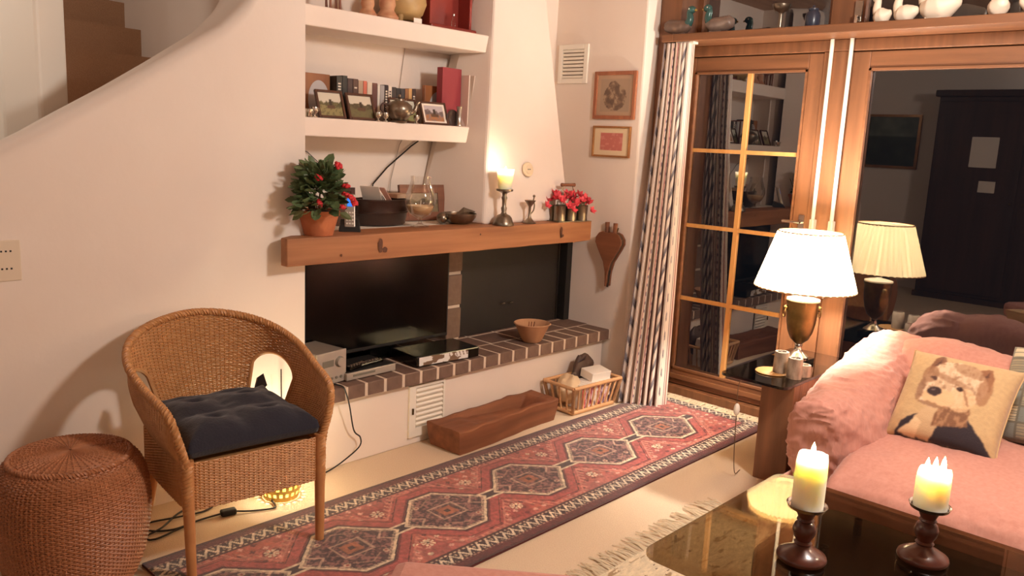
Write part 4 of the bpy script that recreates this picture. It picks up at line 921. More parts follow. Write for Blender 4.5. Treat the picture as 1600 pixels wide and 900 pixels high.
for i, (w_, h_, c_, nm_) in enumerate(specs):
    t = thing('book', nm_+' book spine in the row on the lower shelf', 'book', (x+w_/2, 3.41, SZ), 0, 'row of books on the lower shelf')
    mt = M('cover_'+nm_.replace(' ', '_'), c_, .5)
    MB().bx(-w_/2+.0006, w_/2-.0006, -.066, -.06, 0, h_).bx(-w_/2+.0006, -w_/2+.003, -.063, .06, 0, h_).bx(w_/2-.003, w_/2-.0006, -.063, .06, 0, h_).build('cover', mt, t)
    MB().bx(-w_/2+.003, w_/2-.003, -.06, .057, .004, h_-.004).build('pages', PAPER, t)
    if i in (0, 3, 10, 11, 17):
        lm = M('spine_print_%d' % i, (226, 214, 196) if sum(c_) < 500 else (70, 56, 52), .6); mbx = MB(); z_ = .03+.08*(i == 0)
        while z_ < h_-.03: mbx.bx(-w_*.25, w_*.25, -.0668, -.0662, z_, z_+.007); z_ += .013 if i != 3 else .03
        mbx.build('spine_print', lm, t)
    x += w_+.0012
al = thing('photo_album', 'tall crimson album standing at the right end of the lower shelf', 'album', (3.005, 3.33, SZ), math.radians(4))
MB().bx(-.075, .068, -.02, -.016, 0, .3).bx(-.075, .068, .016, .02, 0, .3).bx(-.075, -.07, -.016, .016, 0, .3).build('cover', M('crimson', (146, 54, 62), .6), al)
MB().bx(-.07, .062, -.016, .016, .004, .296).build('pages', PAPER, al)
for k, (xo, tl_, lb) in enumerate(((.078, .05, 'upright white booklet beside the crimson album'), (.088, .3, 'slanting white booklet leaning against the niche side wall'))):
    o = MB().hexa([(-.003, -.07, 0), (.003, -.07, 0), (.003, .07, 0), (-.003, .07, 0)], [(-.003+.27*math.tan(tl_*.42), -.07, .27), (.003+.27*math.tan(tl_*.42), -.07, .27), (.003+.27*math.tan(tl_*.42), .07, .27), (-.003+.27*math.tan(tl_*.42), .07, .27)]).build('booklet', M('booklet_cover', (232, 214, 198), .7)); o.location = (3.0+xo, 3.33, SZ); tag(o, lb, 'booklet', 'white booklets by the album')
tp = thing('teapot', 'round pewter teapot in front of the framed photos', 'teapot', (2.585, 3.225, SZ), math.radians(-10))
MB().lathe([(0, 0), (.036, 0), (.04, .006), (.03, .012), (.05, .028), (.066, .055), (.062, .082), (.04, .1), (.026, .104), (.026, .11), (.014, .116), (0, .118)], 30).build('body', PEWTER, tp)
MB().tube(smooth_path([(.055, 0, .05), (.085, 0, .062), (.098, 0, .09), (.11, 0, .105)], 14), [.016]*4+[.011]*6+[.008]*4, 10).build('spout', PEWTER, tp)
MB().tube(smooth_path([(-.055, 0, .08), (-.09, 0, .085), (-.098, 0, .055), (-.06, 0, .035)], 18), .005, 8).build('handle', DARKWOOD, tp)
MB().ball((0, 0, .126), .009, 10, 7).build('lid_knob', PEWTER, tp)
def cup(label, loc, r, h):
    t = thing('silver_cup', label, 'cup', loc, 0, 'small silver cups on the lower shelf')
    MB().lathe([(0, 0), (r*.7, 0), (r*.72, h*.08), (r*.3, h*.2), (r*.3, h*.3), (r*.85, h*.5), (r, h*.75), (r*.95, h), (r*.88, h), (r*.8, h*.55), (0, h*.4)], 20).build('bowl', SILVER, t)
    MB().tube([(r*.9, 0, h*.55), (r*1.35, 0, h*.7), (r*1.3, 0, h*.9), (r*.95, 0, h*.9)], .002, 5).build('handle', SILVER, t)
cup('small silver cup at the far left of the lower shelf', (2.105, 3.228, SZ), .019, .045); cup('left of the two small silver cups by the teapot', (2.455, 3.222, SZ), .016, .042); cup('small silver cup close to the teapot', (2.5, 3.222, SZ), .016, .042); cup('small silver cup right of the teapot before the field photo', (2.69, 3.22, SZ), .015, .04)
t = thing('silver_dish', 'low silver dish at the left corner of the lower shelf', 'dish', (2.066, 3.23, SZ)); MB().lathe([(0, 0), (.02, 0), (.024, .006), (.03, .028), (.031, .034), (.028, .034), (.024, .012), (0, .008)], 22).build('bowl', SILVER, t); MB().tube([(.03*math.cos(a), .03*math.sin(a), .034) for a in np.linspace(0, 2*PI, 21)[:-1]], .0016, 5, closed=True).build('rim', SILVER, t)
t = thing('silver_vase', 'narrow silver bud vase in front of the crimson album', 'vase', (2.985, 3.225, SZ)); MB().lathe([(0, 0), (.017, 0), (.018, .004), (.013, .012), (.012, .05), (.014, .085), (.017, .1), (.014, .1), (.011, .085), (0, .06)], 20).build('body', SILVER, t); MB().tube([(.0165*math.cos(a), .0165*math.sin(a), .1) for a in np.linspace(0, 2*PI, 17)[:-1]], .0014, 5, closed=True).build('rim', SILVER, t)
t = thing('dark_plate', 'small dark round plate on edge beside the silver vase', 'plate', (2.955, 3.255, SZ)); pl = MB().lathe([(0, .004), (.02, .003), (.036, .007), (.042, .012), (.04, .013), (.02, .006), (0, .007)], 24); pl.v = [(x_, -z_, y_+.042) for x_, y_, z_ in pl.v]; pl.build('plate', M('dark_glaze', (62, 46, 40), .3), t); MB().box((0, .0, .006), (.05, .03, .012)).build('stand', DARKWOOD, t)

# ================================================================== UPPER SHELF (only the feet of these reach into the picture)
UZ = 2.0475
CLAY = M('painted_clay', (214, 168, 128), .7, noise_=(20, .6), rgb2=(170, 104, 76))
def animal(label, x, s, mat):
    t = thing('animal_figurine', label, 'figurine', (x, 3.28, UZ), math.radians(15))
    MB().tube(smooth_path([(-.035*s, 0, .1*s), (0, 0, .105*s), (.035*s, 0, .1*s), (.055*s, 0, .135*s), (.075*s, 0, .16*s), (.095*s, 0, .15*s)], 24), [.016*s]*6+[.022*s]*6+[.014*s]*8+[.009*s]*4, 10).build('body', mat, t)
    for dx in (-.03, .03):
        for dy in (-.01, .01): MB().tube([(dx*s, dy*s, .1*s), (dx*s, dy*1.1*s, .045*s), (dx*s+.002, dy*1.1*s, 0)], [.007*s, .0045*s, .006*s], 7).build('leg', mat, t)
animal('slender long-legged animal figurine at the left of the upper shelf', 2.235, 1.1, wood('figurine_wood', (150, 92, 62), (120, 66, 44), 'Z', 8))
def fig(label, x, s):
    t = thing('clay_figurine', label, 'figurine', (x, 3.27, UZ), 0, 'clay figurines on the upper shelf')
    MB().lathe([(0, 0), (.042*s, 0), (.045*s, .01*s), (.036*s, .02*s), (.026*s, .035*s), (.032*s, .055*s), (.03*s, .075*s), (.016*s, .09*s), (.014*s, .1*s)], 20).build('body', CLAY, t)
    MB().ball((0, 0, .118*s), (.02*s, .02*s, .023*s)).build('head', CLAY, t); MB().tube([(.018*s, -.01*s, .118*s), (.036*s, -.016*s, .108*s)], [.008*s, .002], 7).build('beak', M('clay_red', (170, 84, 60), .7), t)
fig('smaller clay bird figurine on the upper shelf', 2.42, 1.0); fig('taller clay bird figurine beside the round plate', 2.535, 1.25)
t = thing('ceramic_jar', 'pot-bellied beige jar standing on feet on the upper shelf', 'jar', (2.685, 3.34, UZ))
MB().lathe([(0, .02), (.06, .02), (.1, .05), (.118, .1), (.11, .16), (.07, .2), (.055, .215), (.06, .225), (.05, .225), (0, .2)], 32).build('body', M('beige_glaze', (196, 166, 112), .45, noise_=(9, .6), rgb2=(158, 122, 76)), t)
for a in (-2.4, -.75, .8, 2.3): MB().tube([(.07*math.cos(a), .07*math.sin(a), 0), (.075*math.cos(a), .075*math.sin(a), .04)], [.012, .018], 8).build('foot', M('beige_glaze'), t)
o = MB().box((2.69, 3.228, UZ+.012), (.05, .003, .024)).build('card', PAPER); tag(o, 'small white card leaning in front of the beige jar', 'card')
rb = thing('red_box', 'dark red wooden box shrine with open front on the upper shelf', 'box', (2.965, 3.33, UZ))
REDW = M('red_lacquer', (150, 58, 46), .4, noise_=(6, .7), rgb2=(128, 44, 38))
MB().bx(-.145, .145, .05, .07, 0, .3).build('back_panel', REDW, rb)
MB().bx(-.16, .16, -.07, .07, 0, .022).build('base', REDW, rb, bevel=.008); MB().bx(.13, .145, -.04, .06, .022, .3).build('side_panel', REDW, rb); MB().bx(-.145, -.13, -.04, .06, .022, .3).build('side_panel', REDW, rb); MB().bx(-.15, .15, -.05, .07, .3, .315).build('top_panel', REDW, rb)
t = thing('glass_bottle', 'tiny clear bottle standing in the red box', 'bottle', (3.0, 3.31, UZ+.0225)); MB().lathe([(0, 0), (.011, 0), (.012, .004), (.012, .035), (.006, .045), (.006, .06), (0, .06)], 14).build('body', CLEAR, t); MB().tube([(0, 0, .06), (0, 0, .07)], .007, 10).build('stopper', SILVER, t)

# ================================================================== ON THE HEARTH
HZ = .3865
tv = thing('television', 'large black flat television standing in the fireplace niche', 'television', (2.5, 3.235, HZ))
MB().bx(-.452, .452, -.012, .03, .055, .585).build('housing', BLACK, tv, bevel=.006); MB().bx(-.44, .44, -.0135, -.012, .075, .575).build('screen', BLACKGLOSS, tv)
MB().bx(-.06, .06, -.002, .02, .008, .06).build('neck', BLACKGLOSS, tv); MB().prism(rrect(-.2, .2, -.03, .12, .04), 0, .01).build('stand', BLACKGLOSS, tv)
rd = thing('stereo', 'silver mini stereo with round volume dial on the hearth', 'stereo', (2.035, 3.09, HZ), math.radians(8))
SILV_P = M('silver_plastic', (186, 178, 166), .35, .4); DIM = M('dim_display', (120, 116, 104), .3)
MB().bx(-.085, .085, -.09, .11, .004, .152).build('body', M('stereo_case', (150, 142, 130), .4, .4), rd, bevel=.004); MB().bx(-.086, .086, -.098, -.09, .004, .153).build('front_panel', SILV_P, rd, bevel=.002)
MB().bx(-.055, .01, -.0995, -.098, .085, .115).build('display', DIM, rd)
k = MB().lathe([(0, 0), (.021, 0), (.02, .012), (0, .012)], 24); k.v = [(x_+.045, -z_-.098, y_+.1) for x_, y_, z_ in k.v]; k.build('dial', SILV_P, rd)
k = MB().lathe([(.021, 0), (.025, 0), (.025, .004), (.021, .004)], 24); k.v = [(x_+.045, -z_-.098, y_+.1) for x_, y_, z_ in k.v]; k.build('dial_ring', DIM, rd)
for i in range(4):
    k = MB().lathe([(0, 0), (.006, 0), (.006, .005), (0, .005)], 10); k.v = [(x_-.03+i*.028, -z_-.098, y_+.03) for x_, y_, z_ in k.v]; k.build('button', DIM, rd)
for sx in (-.07, .07): MB().bx(sx-.008, sx+.008, -.08, -.06, 0, .005).build('foot', BLACK, rd)
dv_ = thing('dvd_player', 'flat silver disc player with black top beside the stereo', 'disc player', (2.265, 3.09, HZ), math.radians(2))
MB().bx(-.145, .145, -.1, .1, .004, .038).build('front_case', SILV_P, dv_, bevel=.003); MB().bx(-.14, .14, -.092, .098, .038, .041).build('top_cover', BLACK, dv_); MB().bx(-.11, .02, -.1008, -.1, .018, .028).build('tray_slot', DIM, dv_)
for k_, (xx, yy, aa, lb) in enumerate(((2.22, 3.04, .3, 'longer black remote control on the disc player'), (2.3, 3.05, .15, 'shorter black remote control with pale keys on the disc player'))):
    t = thing('remote_control', lb, 'remote control', (xx, yy, HZ+.0415), aa, 'remote controls on the disc player'); MB().bx(-.075, .075, -.02, .02, 0, .016).build('case', BLACKGLOSS, t, bevel=.004)
    for i in range(6):
        for j in range(2): MB().bx(-.06+i*.02, -.05+i*.02, -.012+j*.016, -.004+j*.016, .016, .018).build('key', M('remote_key', (120, 104, 92), .6), t)
sb = thing('receiver_box', 'glossy black receiver box with a carpet reflection painted on its front', 'receiver', (2.73, 3.075, HZ), math.radians(-4))
MB().bx(-.2, .2, -.12, .1, .004, .056).build('case', BLACKGLOSS, sb, bevel=.006)
uu, vv = np.meshgrid(np.linspace(0, 1, 70), np.linspace(0, 1, 16)); nz = fnoise(uu*7, vv*2.2, 5, 2)
Cf = np.ones(uu.shape+(3,))*np.array([226, 222, 216.]); Cf[(nz > .56)] = (120, 96, 78); Cf[((uu*14+vv*.8) % 1 < .28) & (uu > .6) & (vv > .45)] = (120, 96, 78)  # reflection of the carpet in the glossy front, painted in white and brown
color_grid('front_panel', np.stack([-.185+.31*uu, 0*uu-.1212, .008+.043*vv], -1), Cf, painted('receiver_reflection', .25), sb)
# clay bowl
cb = thing('clay_bowl', 'conical pale clay bowl on the brick ledge', 'bowl', (3.4, 3.005, HZ))
MB().lathe([(0, 0), (.048, 0), (.055, .006), (.098, .098), (.107, .106), (.102, .11), (.09, .102), (.05, .06), (0, .055)], 32).build('bowl', M('pale_clay', (196, 150, 112), .85, noise_=(14, .7), rgb2=(172, 126, 92)), cb)
for i in range(3): MB().tube([(-.02+.02*i, .01, .06), (-.005+.012*i, .02-.01*i, .112)], .003, 5).build('twig', OLDWOOD, cb)

# ================================================================== FLOOR ITEMS
# carved trough
tr = thing('wooden_trough', 'old carved wooden trough lying in front of the hearth', 'trough', (2.955, 2.825, 0), math.radians(2.5))
def trough():
    n, m = 60, 41; P_ = np.zeros((n, m, 3))
    for i in range(n):
        s = -1+2*i/(n-1); x = s*.395
        hw_ = .108*(1-.06*s)+.004*noise.noise((s*4, 0, 0)); h = .125+.012*noise.noise((s*3, 2, 0))
        for j in range(m):
            t = -1+2*j/(m-1); y = t*hw_; z = h
            ix = (s+.78)/1.6; inx = .0 < ix < 1.0
            if inx and abs(t) < .78:
                dpt = .075*min(1, (ix/.18) if ix < .5 else ((1-ix)/.07))*min(1, (.78-abs(t))/.12); dpt *= (.12+.88*ix); z -= max(dpt, 0)
            if abs(t) > .97: z -= .006
            P_[i, j] = (x, y+.008*math.sin(s*3), z+.004*noise.noise((x*14, y*14, 7)))
    return P_
Pt = trough(); mbt = MB().grid(Pt[:, ::-1])
ring = np.concatenate([Pt[:, 0], Pt[-1, 1:], Pt[-2::-1, -1], Pt[0, -2:0:-1]]); low = ring.copy(); low[:, 2] = .002; low[:, 0] *= .95; low[:, 1] *= .9
mid = ring*.5+low*.5; mid[:, :2] *= 1.01
mbt.grid(np.stack([np.vstack([low, low[:1]]), np.vstack([mid, mid[:1]]), np.vstack([ring, ring[:1]])]))
o_ = len(mbt.v); mbt.v.extend(map(tuple, low.tolist())); mbt.f.append(tuple(range(o_, o_+len(low)))[::-1])
mbt.build('trough_body', OLDWOOD, tr)
# magazine basket
bs = thing('magazine_basket', 'low wooden slatted basket holding magazines by the curtain', 'basket', (3.65, 2.81, .001), math.radians(-3))
BSW = wood('basket_wood', (222, 176, 130), (200, 150, 104), 'X', 8)
T, Bm, hz_ = [(-.205, -.115), (.205, -.115), (.205, .115), (-.205, .115)], [(-.175, -.09), (.175, -.09), (.175, .09), (-.175, .09)], .165
MB().bx(-.18, .18, -.095, .095, .004, .014).build('bottom_board', BSW, bs)
for i in range(4):
    a, b = T[i], T[(i+1) % 4]; MB().tube([(*a, hz_), (*b, hz_)], .011, 8).build('top_rail', BSW, bs); a2, b2 = Bm[i], Bm[(i+1) % 4]; MB().tube([(*a2, .016), (*b2, .016)], .011, 8).build('bottom_rail', BSW, bs)
    nn_ = 9 if i % 2 == 0 else 4
    for k in range(nn_+1):
        f = k/nn_; p = (a2[0]*(1-f)+b2[0]*f, a2[1]*(1-f)+b2[1]*f, .016); q = (a[0]*(1-f)+b[0]*f, a[1]*(1-f)+b[1]*f, hz_); MB().tube([p, q], .0055 if 0 < k < nn_ else .011, 6).build('slat', BSW, bs)
cols = [(220, 90, 90), (228, 200, 196), (204, 84, 96), (236, 226, 216), (214, 110, 104), (150, 120, 150), (226, 170, 170), (90, 70, 74)]
for i, c_ in enumerate(cols):
    uu, vv = np.meshgrid(np.linspace(0, 1, 14), np.linspace(0, 1, 22)); nz = fnoise(uu*4+i*3, vv*6, i, 2); Cm = np.ones(uu.shape+(3,))*np.array(c_, float); Cm[nz > .6] = (236, 226, 220); Cm[nz < .34] = (96, 64, 74)
    t = thing('magazine', '%s magazine filed upright in the slatted basket, number %s from the left' % (('red', 'pale', 'crimson', 'white', 'coral', 'lilac', 'rose', 'dark')[i], ('one', 'two', 'three', 'four', 'five', 'six', 'seven', 'eight')[i]), 'magazine', (3.56+i*.034, 2.745, .02), math.radians(-3), 'magazines in the slatted basket')
    t['label'] = '%s-covered magazine filed upright in the slatted basket' % ('red', 'pale pink', 'crimson', 'white', 'coral', 'lilac', 'rose', 'dark')[i]
    MB().bx(-.015, .015, -.018, .1, 0, .138).build('pages', PAPER, t); color_grid('cover', np.stack([-.0155+.031*uu, 0*uu-.019, .138*vv], -1), Cm, painted('magazine_print', .4), t)
o = MB().box((0, 0, 0), (.15, .1, .05), Matrix.Rotation(.15, 3, 'X')).build('white_carton', PAPER, bevel=.002); o.location = (3.74, 2.79, .188); o.rotation_euler = (0, 0, math.radians(-8)); tag(o, 'white carton lying on top of the magazines', 'carton')
t = thing('paper_bag', 'crumpled beige paper heap at the left of the basket', 'paper', (3.55, 2.83, .02))
pb = MB().ball((0, 0, .105), (.082, .07, .085), 22, 14); pb.v = [(x_*(1+.35*noise.noise((x_*22, y_*22, z_*22))), y_*(1+.35*noise.noise((x_*22+5, y_*22, z_*22))), max(.006, z_+.03*noise.noise((x_*25, y_*25, z_*20+3)))) for x_, y_, z_ in pb.v]; pb.build('crumpled_paper', M('kraft', (222, 196, 160), .8), t)
t = thing('dark_bag', 'dark crumpled bag stuffed into the back of the basket', 'bag', (3.73, 2.885, .03))
pb = MB().ball((0, 0, .15), (.1, .035, .085), 22, 14); pb.v = [(x_*(1+.4*noise.noise((x_*20, y_*20, z_*20))), y_*(1+.3*noise.noise((x_*22+5, y_*22, z_*22))), max(.0, z_+.04*noise.noise((x_*22, y_*22, z_*20+8)))) for x_, y_, z_ in pb.v]; pb.build('crumpled_bag', M('dark_bag', (92, 68, 56), .6, noise_=(12, .6), rgb2=(60, 44, 38)), t)
MB().add([(-.07, -.02, .22), (-.02, -.04, .26), (.0, -.01, .22), (-.05, .01, .205)], [(0,1,2,3)]).build('flap', M('flap_dark', (58, 38, 34), .6), t, solid=.004)

# perforated lantern behind the chair
ln = thing('perforated_lantern', 'glowing perforated floor lantern behind the armchair', 'lantern', (1.715, 2.865, 0))
mbl = MB(); nr, nc = 11, 40; zz = np.linspace(.006, .17, nr+1)
for j in range(nr):
    for i in range(nc):
        if j % 2 == 1 and i % 2 == (j//2) % 2: continue
        a0, a1 = 2*PI*i/nc, 2*PI*(i+1)/nc; r0 = .07+.015*math.sin(PI*zz[j]/.17); r1 = .07+.015*math.sin(PI*zz[j+1]/.17)
        mbl.add([(r0*math.cos(a0), r0*math.sin(a0), zz[j]), (r0*math.cos(a1), r0*math.sin(a1), zz[j]), (r1*math.cos(a1), r1*math.sin(a1), zz[j+1]), (r1*math.cos(a0), r1*math.sin(a0), zz[j+1])], [(0,1,2,3)])
mbl.build('pierced_shell', M('lantern_metal', (190, 160, 90), .4, .6), ln)
MB().lathe([(0, 0), (.07, 0), (.07, .006), (0, .006)], 32).build('base', M('lantern_metal'), ln)
MB().ball((0, 0, .07), (.025, .025, .035)).build('bulb', emitter('lantern_bulb', (255, 226, 140), 40), ln)
l = lamp('lantern_light', 'POINT', (0, 0, .15), 9, (1, .9, .62), .04); l.parent = ln
cdd = thing('power_cord', 'black power cord with inline switch coiled on the floor by the chair', 'cord', (0, 0, 0))
MB().tube(smooth_path([(1.65, 2.83, .01), (1.63, 2.77, .006), (1.55, 2.80, .006), (1.49, 2.83, .012)], 30), .004, 6).build('cord', CORD, cdd)
MB().tube(smooth_path([(1.44, 2.845, .012), (1.36, 2.86, .006), (1.25, 2.85, .006), (1.18, 2.90, .006), (1.2, 2.96, .006), (1.3, 2.93, .01), (1.4, 2.92, .006), (1.46, 2.95, .006), (1.43, 3.0, .006), (1.33, 2.97, .006), (1.22, 2.88, .012), (1.15, 2.86, .006), (1.17, 2.82, .006), (1.3, 2.84, .012)], 90), .004, 6).build('cord', CORD, cdd)
MB().box((1.465, 2.838, .014), (.06, .034, .024), rotz(-.2)).build('switch', BLACK, cdd, bevel=.007)
t = thing('audio_cable', 'black stereo cord hanging down the front of the hearth', 'cord', (0, 0, 0))
MB().tube(smooth_path([(2.05, 2.99, .392), (2.062, 2.93, .392), (2.068, 2.915, .37), (2.09, 2.915, .3), (2.13, 2.935, .17), (2.17, 2.94, .125), (2.165, 2.94, .08), (2.08, 2.945, .03), (2.0, 2.94, .007), (1.93, 2.93, .006), (1.84, 2.92, .006), (1.76, 2.93, .006)], 90), .0035, 6).build('cord', CORD, t)
t2_ = thing('lantern_cord', 'thin black cord running down the wall behind the armchair', 'cord', (0, 0, 0))
MB().tube(smooth_path([(1.80, 3.005, .5), (1.8, 3.003, .35), (1.8, 3.0, .15), (1.79, 2.98, .01), (1.77, 2.94, .006)], 30), .003, 6).build('cord', CORD, t2_)

# ================================================================== ON THE WALLS
def wall_picture(label, y0, y1, z0, z1, fw_, fmat, face, mount):
    t = thing('wall_picture', label, 'picture', (4.05, (y0+y1)/2, z0), math.radians(-90), 'small pictures on the right wall'); w, h = y1-y0, z1-z0
    MB().bx(-w/2, -w/2+fw_, -.018, -.001, 0, h).bx(w/2-fw_, w/2, -.018, -.001, 0, h).bx(-w/2+fw_, w/2-fw_, -.018, -.001, 0, fw_).bx(-w/2+fw_, w/2-fw_, -.018, -.001, h-fw_, h).build('frame', fmat, t, bevel=.003)
    n = 60; uu, vv = np.meshgrid(np.linspace(0, 1, n), np.linspace(0, 1, n)); iw, ih = w-2*fw_, h-2*fw_
    color_grid('print', np.stack([-iw/2+uu*iw, 0*uu-.008, fw_+vv*ih], -1), face(uu, vv), painted('art_print', .5), t)
def art1(u, v):
    C = np.ones(u.shape+(3,))*np.array([178, 148, 122.]); m = np.minimum(np.minimum(u, 1-u), np.minimum(v, 1-v)); inner = m > .1; C[inner] = (164, 140, 118)
    nz = fnoise(u*9, v*9, 4); b = ((u-.5)/.32)**2+((v-.45)/.33)**2 < 1; b |= ((u-.45)/.14)**2+((v-.72)/.14)**2 < 1
    C[b] = (128, 102, 84); C[b & (nz > .55)] = (104, 82, 68); C[b & (nz < .38)] = (160, 136, 112); C[b & (np.abs(np.sin((u+v*.6)*16)) < .12)] = (96, 76, 64); return C
def art2(u, v):
    C = np.ones(u.shape+(3,))*np.array([226, 204, 168.]); m = np.maximum(np.abs(u-.5)*1.05, np.abs(v-.5)); C[m < .33] = (192, 112, 102); nz = fnoise(u*12, v*12, 3); C[(m < .33) & (nz > .62)] = (204, 134, 122); return C
GOLDF = M('gilt_frame', (188, 138, 86), .35, .5, noise_=(10, .6), rgb2=(150, 98, 62))
wall_picture('larger upper picture of a brown flower study in a wooden frame', 2.857, 3.165, 1.66, 1.94, .022, wood('frame_rose', (170, 108, 76), (146, 86, 60), 'Z', 8), art1, 0)
wall_picture('smaller lower picture with a pink square in a gilt frame', 2.875, 3.155, 1.435, 1.62, .012, GOLDF, art2, 0)
av = thing('air_vent', 'white louvred air vent high on the wall beside the hood', 'vent', (4.05, 3.347, 1.873), math.radians(-90))
MB().bx(-.117, -.085, -.014, 0, 0, .235).bx(.085, .117, -.014, 0, 0, .235).bx(-.085, .085, -.014, 0, 0, .03).bx(-.085, .085, -.014, 0, .205, .235).build('frame', PAINT, av, bevel=.003)
sl2 = chamfer_mesh('slat', (.17, .014, .014), PAINT, .002)
for i in range(8): place('slat', sl2, av, (0, -.006, .04+i*.0222), (math.radians(40), 0, 0))
MB().bx(-.085, .085, -.002, 0, .03, .205).build('back', M('vent_dark', (120, 100, 84), .9), av)
bl_ = thing('bellows', 'old wooden fireplace bellows hanging on the white wall', 'bellows', (4.05, 2.955, .655), math.radians(-90))
half = [(0.006, 0), (.008, .05), (.012, .09), (.03, .15), (.075, .22), (.1, .265), (.098, .295), (.075, .325), (.045, .335), (.02, .33)]
outl = half+[(-x_, z_) for x_, z_ in half[::-1]]
MB().prism_axis([(x_*.97, z_) for x_, z_ in outl], -.055, -.045, 'y').build('board', OLDWOOD, bl_, bevel=.003); MB().prism_axis([(x_*.97, z_) for x_, z_ in outl], -.018, -.004, 'y').build('board', OLDWOOD, bl_, bevel=.003)
MB().prism_axis([(x_*.9, .02+z_*.93) for x_, z_ in outl], -.045, -.018, 'y').build('leather', M('bellows_leather', (84, 58, 38), .7), bl_)
MB().tube([(0, -.03, -.005), (0, -.03, .1)], [.006, .016], 10).build('nozzle', M('iron', (60, 52, 46), .5, .6), bl_)
for sx in (-1, 1): MB().tube([(sx*.035, -.03-.012*sx, .31), (sx*.04, -.03-.012*sx, .39)], [.012, .014], 10).build('handle', OLDWOOD, bl_)
MB().tube([(.03, -.01, .33), (.035, -.004, .36)], .004, 6).build('hook', BRASS, bl_)
sk = thing('wall_socket', 'round cream wall socket on the chimney hood', 'socket', (3.382, 3.0825, 1.352))
k = MB().lathe([(0, .012), (.024, .012), (.026, .008), (.038, .008), (.041, .004), (.041, 0)], 28); k.v = [(x_, -z_, y_) for x_, y_, z_ in k.v]; k.build('plate', M('cream_plastic', (226, 204, 172), .5), sk); sk.rotation_euler = (math.radians(-8.3), 0, 0)
for sx in (-.009, 0, .009): k = MB().lathe([(0, .0125), (.0032, .0125), (.0032, .008)], 8); k.v = [(x_+sx, -z_, y_) for x_, y_, z_ in k.v]; k.build('hole', BLACK, sk)
sp = thing('socket_plate', 'pale wall plate with sockets at the left edge of the wall', 'socket', (.825, 3.128, .952))
MB().bx(-.045, .045, -.009, 0, 0, .14).build('plate', M('plate_cream', (222, 204, 180), .5), sp, bevel=.003)
for j in range(2):
    for a in (-.014, 0, .014): MB().bx(a-.003, a+.003, -.0096, -.009, .04+j*.06, .046+j*.06).build('hole', BLACK, sp)

# ================================================================== DUCKS AND GEESE ON THE LEDGE
DZ = 2.1425
def bird(name, label, cat, loc, rz, L, H, body, head, group, bill=(190, 150, 70), white_stripe=False, neck=.5):
    t = thing(name, label, cat, loc, rz, group)
    pts = smooth_path([(-L*.5, 0, H*.42), (-L*.36, 0, H*.34), (-L*.1, 0, H*.27), (L*.16, 0, H*.27), (L*.32, 0, H*.34)], 24); rad = np.interp(np.linspace(0, 1, 24), [0, .12, .45, .75, 1], [.01*L/.2, .035*L/.2, H*.28, H*.27, H*.12]); MB().tube(pts, list(rad), 14).build('body', body, t)
    MB().tube(smooth_path([(L*.24, 0, H*.36), (L*.3, 0, H*.55), (L*.27, 0, H*.78), (L*.33, 0, H*.88)], 12), list(np.linspace(H*.16, H*.1, 12)), 12).ball((L*.33, 0, H*.88), (H*.17, H*.14, H*.14), 14, 9).build('head', head, t)
    MB().tube([(L*.4, 0, H*.87), (L*.5, 0, H*.845)], [H*.06, H*.03], 8).build('bill', M('bill_%d' % bill[0], bill, .5), t)
    if white_stripe: MB().tube([(L*.3, math.cos(q)*H*.125, H*.9+math.sin(q)*.005) for q in (-.4, 0, .4, PI-.4, PI, PI+.4)], .004, 5).build('stripe', PLASTIC_W, t)
    MB().bx(-L*.18, L*.18, -H*.14, H*.14, 0, H*.06).build('foot', body, t)
TEAL = M('teal_glaze', (58, 96, 92), .2); DUCKB = M('duck_body', (128, 104, 90), .45, noise_=(20, .7), rgb2=(92, 72, 62)); DUCKB2 = M('duck_body2', (142, 124, 112), .35, noise_=(20, .7), rgb2=(96, 80, 74))
bird('decoy_duck', 'left mallard decoy with teal head facing right on the ledge', 'duck', (4.145, 2.66, DZ), math.radians(-90), .2, .15, DUCKB, TEAL, 'mallard decoys on the ledge', white_stripe=True)
bird('decoy_duck', 'right mallard decoy with teal head facing left on the ledge', 'duck', (4.145, 2.425, DZ), math.radians(90), .2, .15, DUCKB2, TEAL, 'mallard decoys on the ledge', white_stripe=True)
GOOSE = M('goose_white', (238, 222, 200), .5)
bird('goose_figurine', 'smallest white goose figurine nearest the window post', 'goose', (4.18, 1.56, DZ), math.radians(75), .095, .135, GOOSE, GOOSE, 'white geese on the ledge', (220, 160, 90))
bird('goose_figurine', 'second small white goose figurine left of the big goose', 'goose', (4.18, 1.455, DZ), math.radians(75), .13, .145, GOOSE, GOOSE, 'white geese on the ledge', (220, 160, 90))
bird('goose_figurine', 'big white goose figurine in the middle of the ledge', 'goose', (4.19, 1.315, DZ), math.radians(80), .2, .24, GOOSE, GOOSE, 'white geese on the ledge', (220, 160, 90))
bird('goose_figurine', 'white goose figurine near the right edge of the picture', 'goose', (4.18, 1.06, DZ), math.radians(30), .13, .15, GOOSE, GOOSE, 'white geese on the ledge', (220, 160, 90))
bird('goose_figurine', 'white goose figurine cut off by the right edge of the picture', 'goose', (4.18, .91, DZ), math.radians(-80), .13, .17, GOOSE, GOOSE, 'white geese on the ledge', (220, 160, 90))
t = thing('stemmed_cup', 'tall dim pewter stemmed cup on the ledge', 'goblet', (4.2, 2.085, DZ)); MB().lathe([(0, 0), (.034, 0), (.035, .006), (.012, .014), (.011, .08), (.014, .09), (.035, .1), (.045, .12), (.046, .13), (.04, .13), (0, .11)], 24).build('cup', PEWTER, t); MB().tube([(.045*math.cos(a), .045*math.sin(a), .13) for a in np.linspace(0, 2*PI, 25)[:-1]], .002, 5, closed=True).build('rim', PEWTER, t)
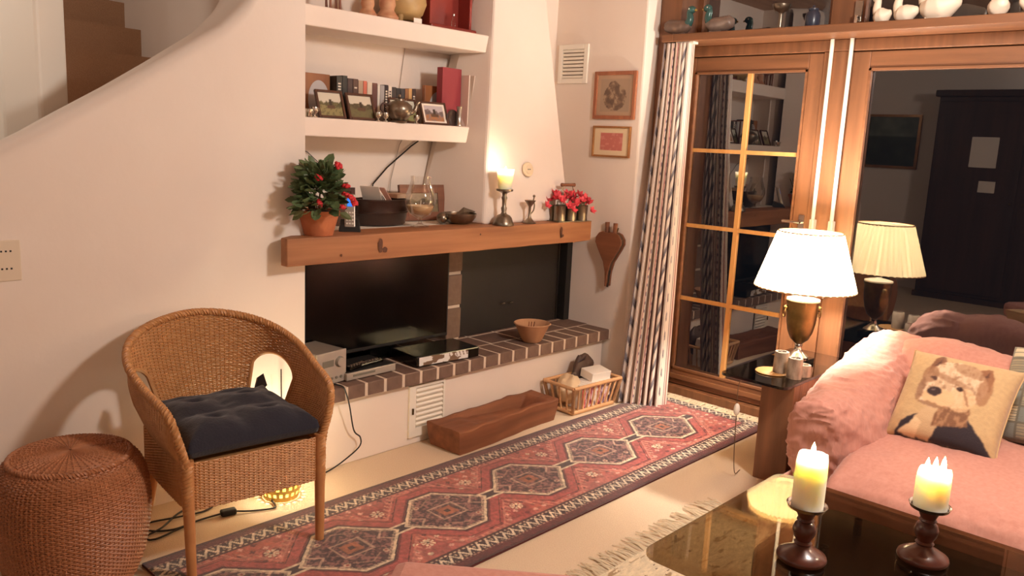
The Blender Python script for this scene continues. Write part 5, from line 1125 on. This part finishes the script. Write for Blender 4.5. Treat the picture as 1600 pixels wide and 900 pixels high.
t = thing('blue_jar', 'small dark blue jar on the ledge by the window post', 'jar', (4.2, 1.91, DZ)); BLUE = M('blue_glaze', (44, 50, 66), .3); MB().lathe([(0, 0), (.03, 0), (.035, .01), (.038, .06), (.03, .08), (.024, .085), (.026, .09), (0, .09)], 24).build('body', BLUE, t); MB().lathe([(.027, .09), (.027, .096), (.008, .104), (.006, .112), (0, .114)], 18).build('lid', BLUE, t)

# ================================================================== REST OF THE ROOM, SEEN MIRRORED IN THE GLASS
pa = thing('painting', 'dark landscape painting in a gilt frame, mirrored in the door glass', 'painting', (-1.6, 3.55, 1.4), math.radians(90))
MB().bx(-.31, .31, -.03, 0, 0, .03).bx(-.31, .31, -.03, 0, .6, .63).bx(-.31, -.28, -.03, 0, .03, .6).bx(.28, .31, -.03, 0, .03, .6).build('frame', GOLDF, pa)
uu, vv = np.meshgrid(np.linspace(0, 1, 30), np.linspace(0, 1, 30)); color_grid('canvas', np.stack([-.28+.56*uu, 0*uu-.015, .03+.57*vv], -1), np.where((vv > .6)[..., None], np.array([96, 100, 84.]), np.array([52, 54, 40.]))*(.7+.6*fnoise(uu*6, vv*6, 2))[..., None], painted('canvas_paint', .5), pa)
wd_ = thing('wardrobe', 'tall dark wooden wardrobe mirrored in the right door glass', 'wardrobe', (-1.335, 2.05, 0), math.radians(90))
MB().bx(-.88, .88, -.25, .25, .06, 2.2).build('body', DARKWOOD, wd_, bevel=.006); MB().bx(-.92, .92, -.29, .26, 2.2, 2.27).build('cornice', DARKWOOD, wd_, bevel=.01); MB().bx(-.9, .9, -.27, .25, 0, .06).build('plinth', DARKWOOD, wd_)
for sx in (-1, 1):
    dr = MB().bx(sx*.44-.42, sx*.44+.42, -.27, -.25, .1, 2.15).build('door', DARKWOOD, wd_, bevel=.005); MB().bx(sx*.44-.3, sx*.44+.3, -.276, -.27, 1.2, 2.02).bx(sx*.44-.3, sx*.44+.3, -.276, -.27, .2, 1.08).build('door_panel', DARKWOOD, dr, bevel=.004); MB().ball((sx*.06, -.285, 1.1), .015).build('knob', BRASS, dr)
for (ya, yb, za, zb, lb, mm) in ((2.29, 2.55, 1.46, 1.78, 'larger pale sheet pinned to the dark wardrobe, mirrored in the glass', PAPER), (2.27, 2.43, 1.2, 1.32, 'smaller pale sheet low on the dark wardrobe, mirrored in the glass', PAPER)):
    o = MB().bx(-1.0585, -1.0545, ya, yb, za, zb).build('paper_sheet', mm); tag(o, lb, 'paper', 'sheets on the wardrobe')
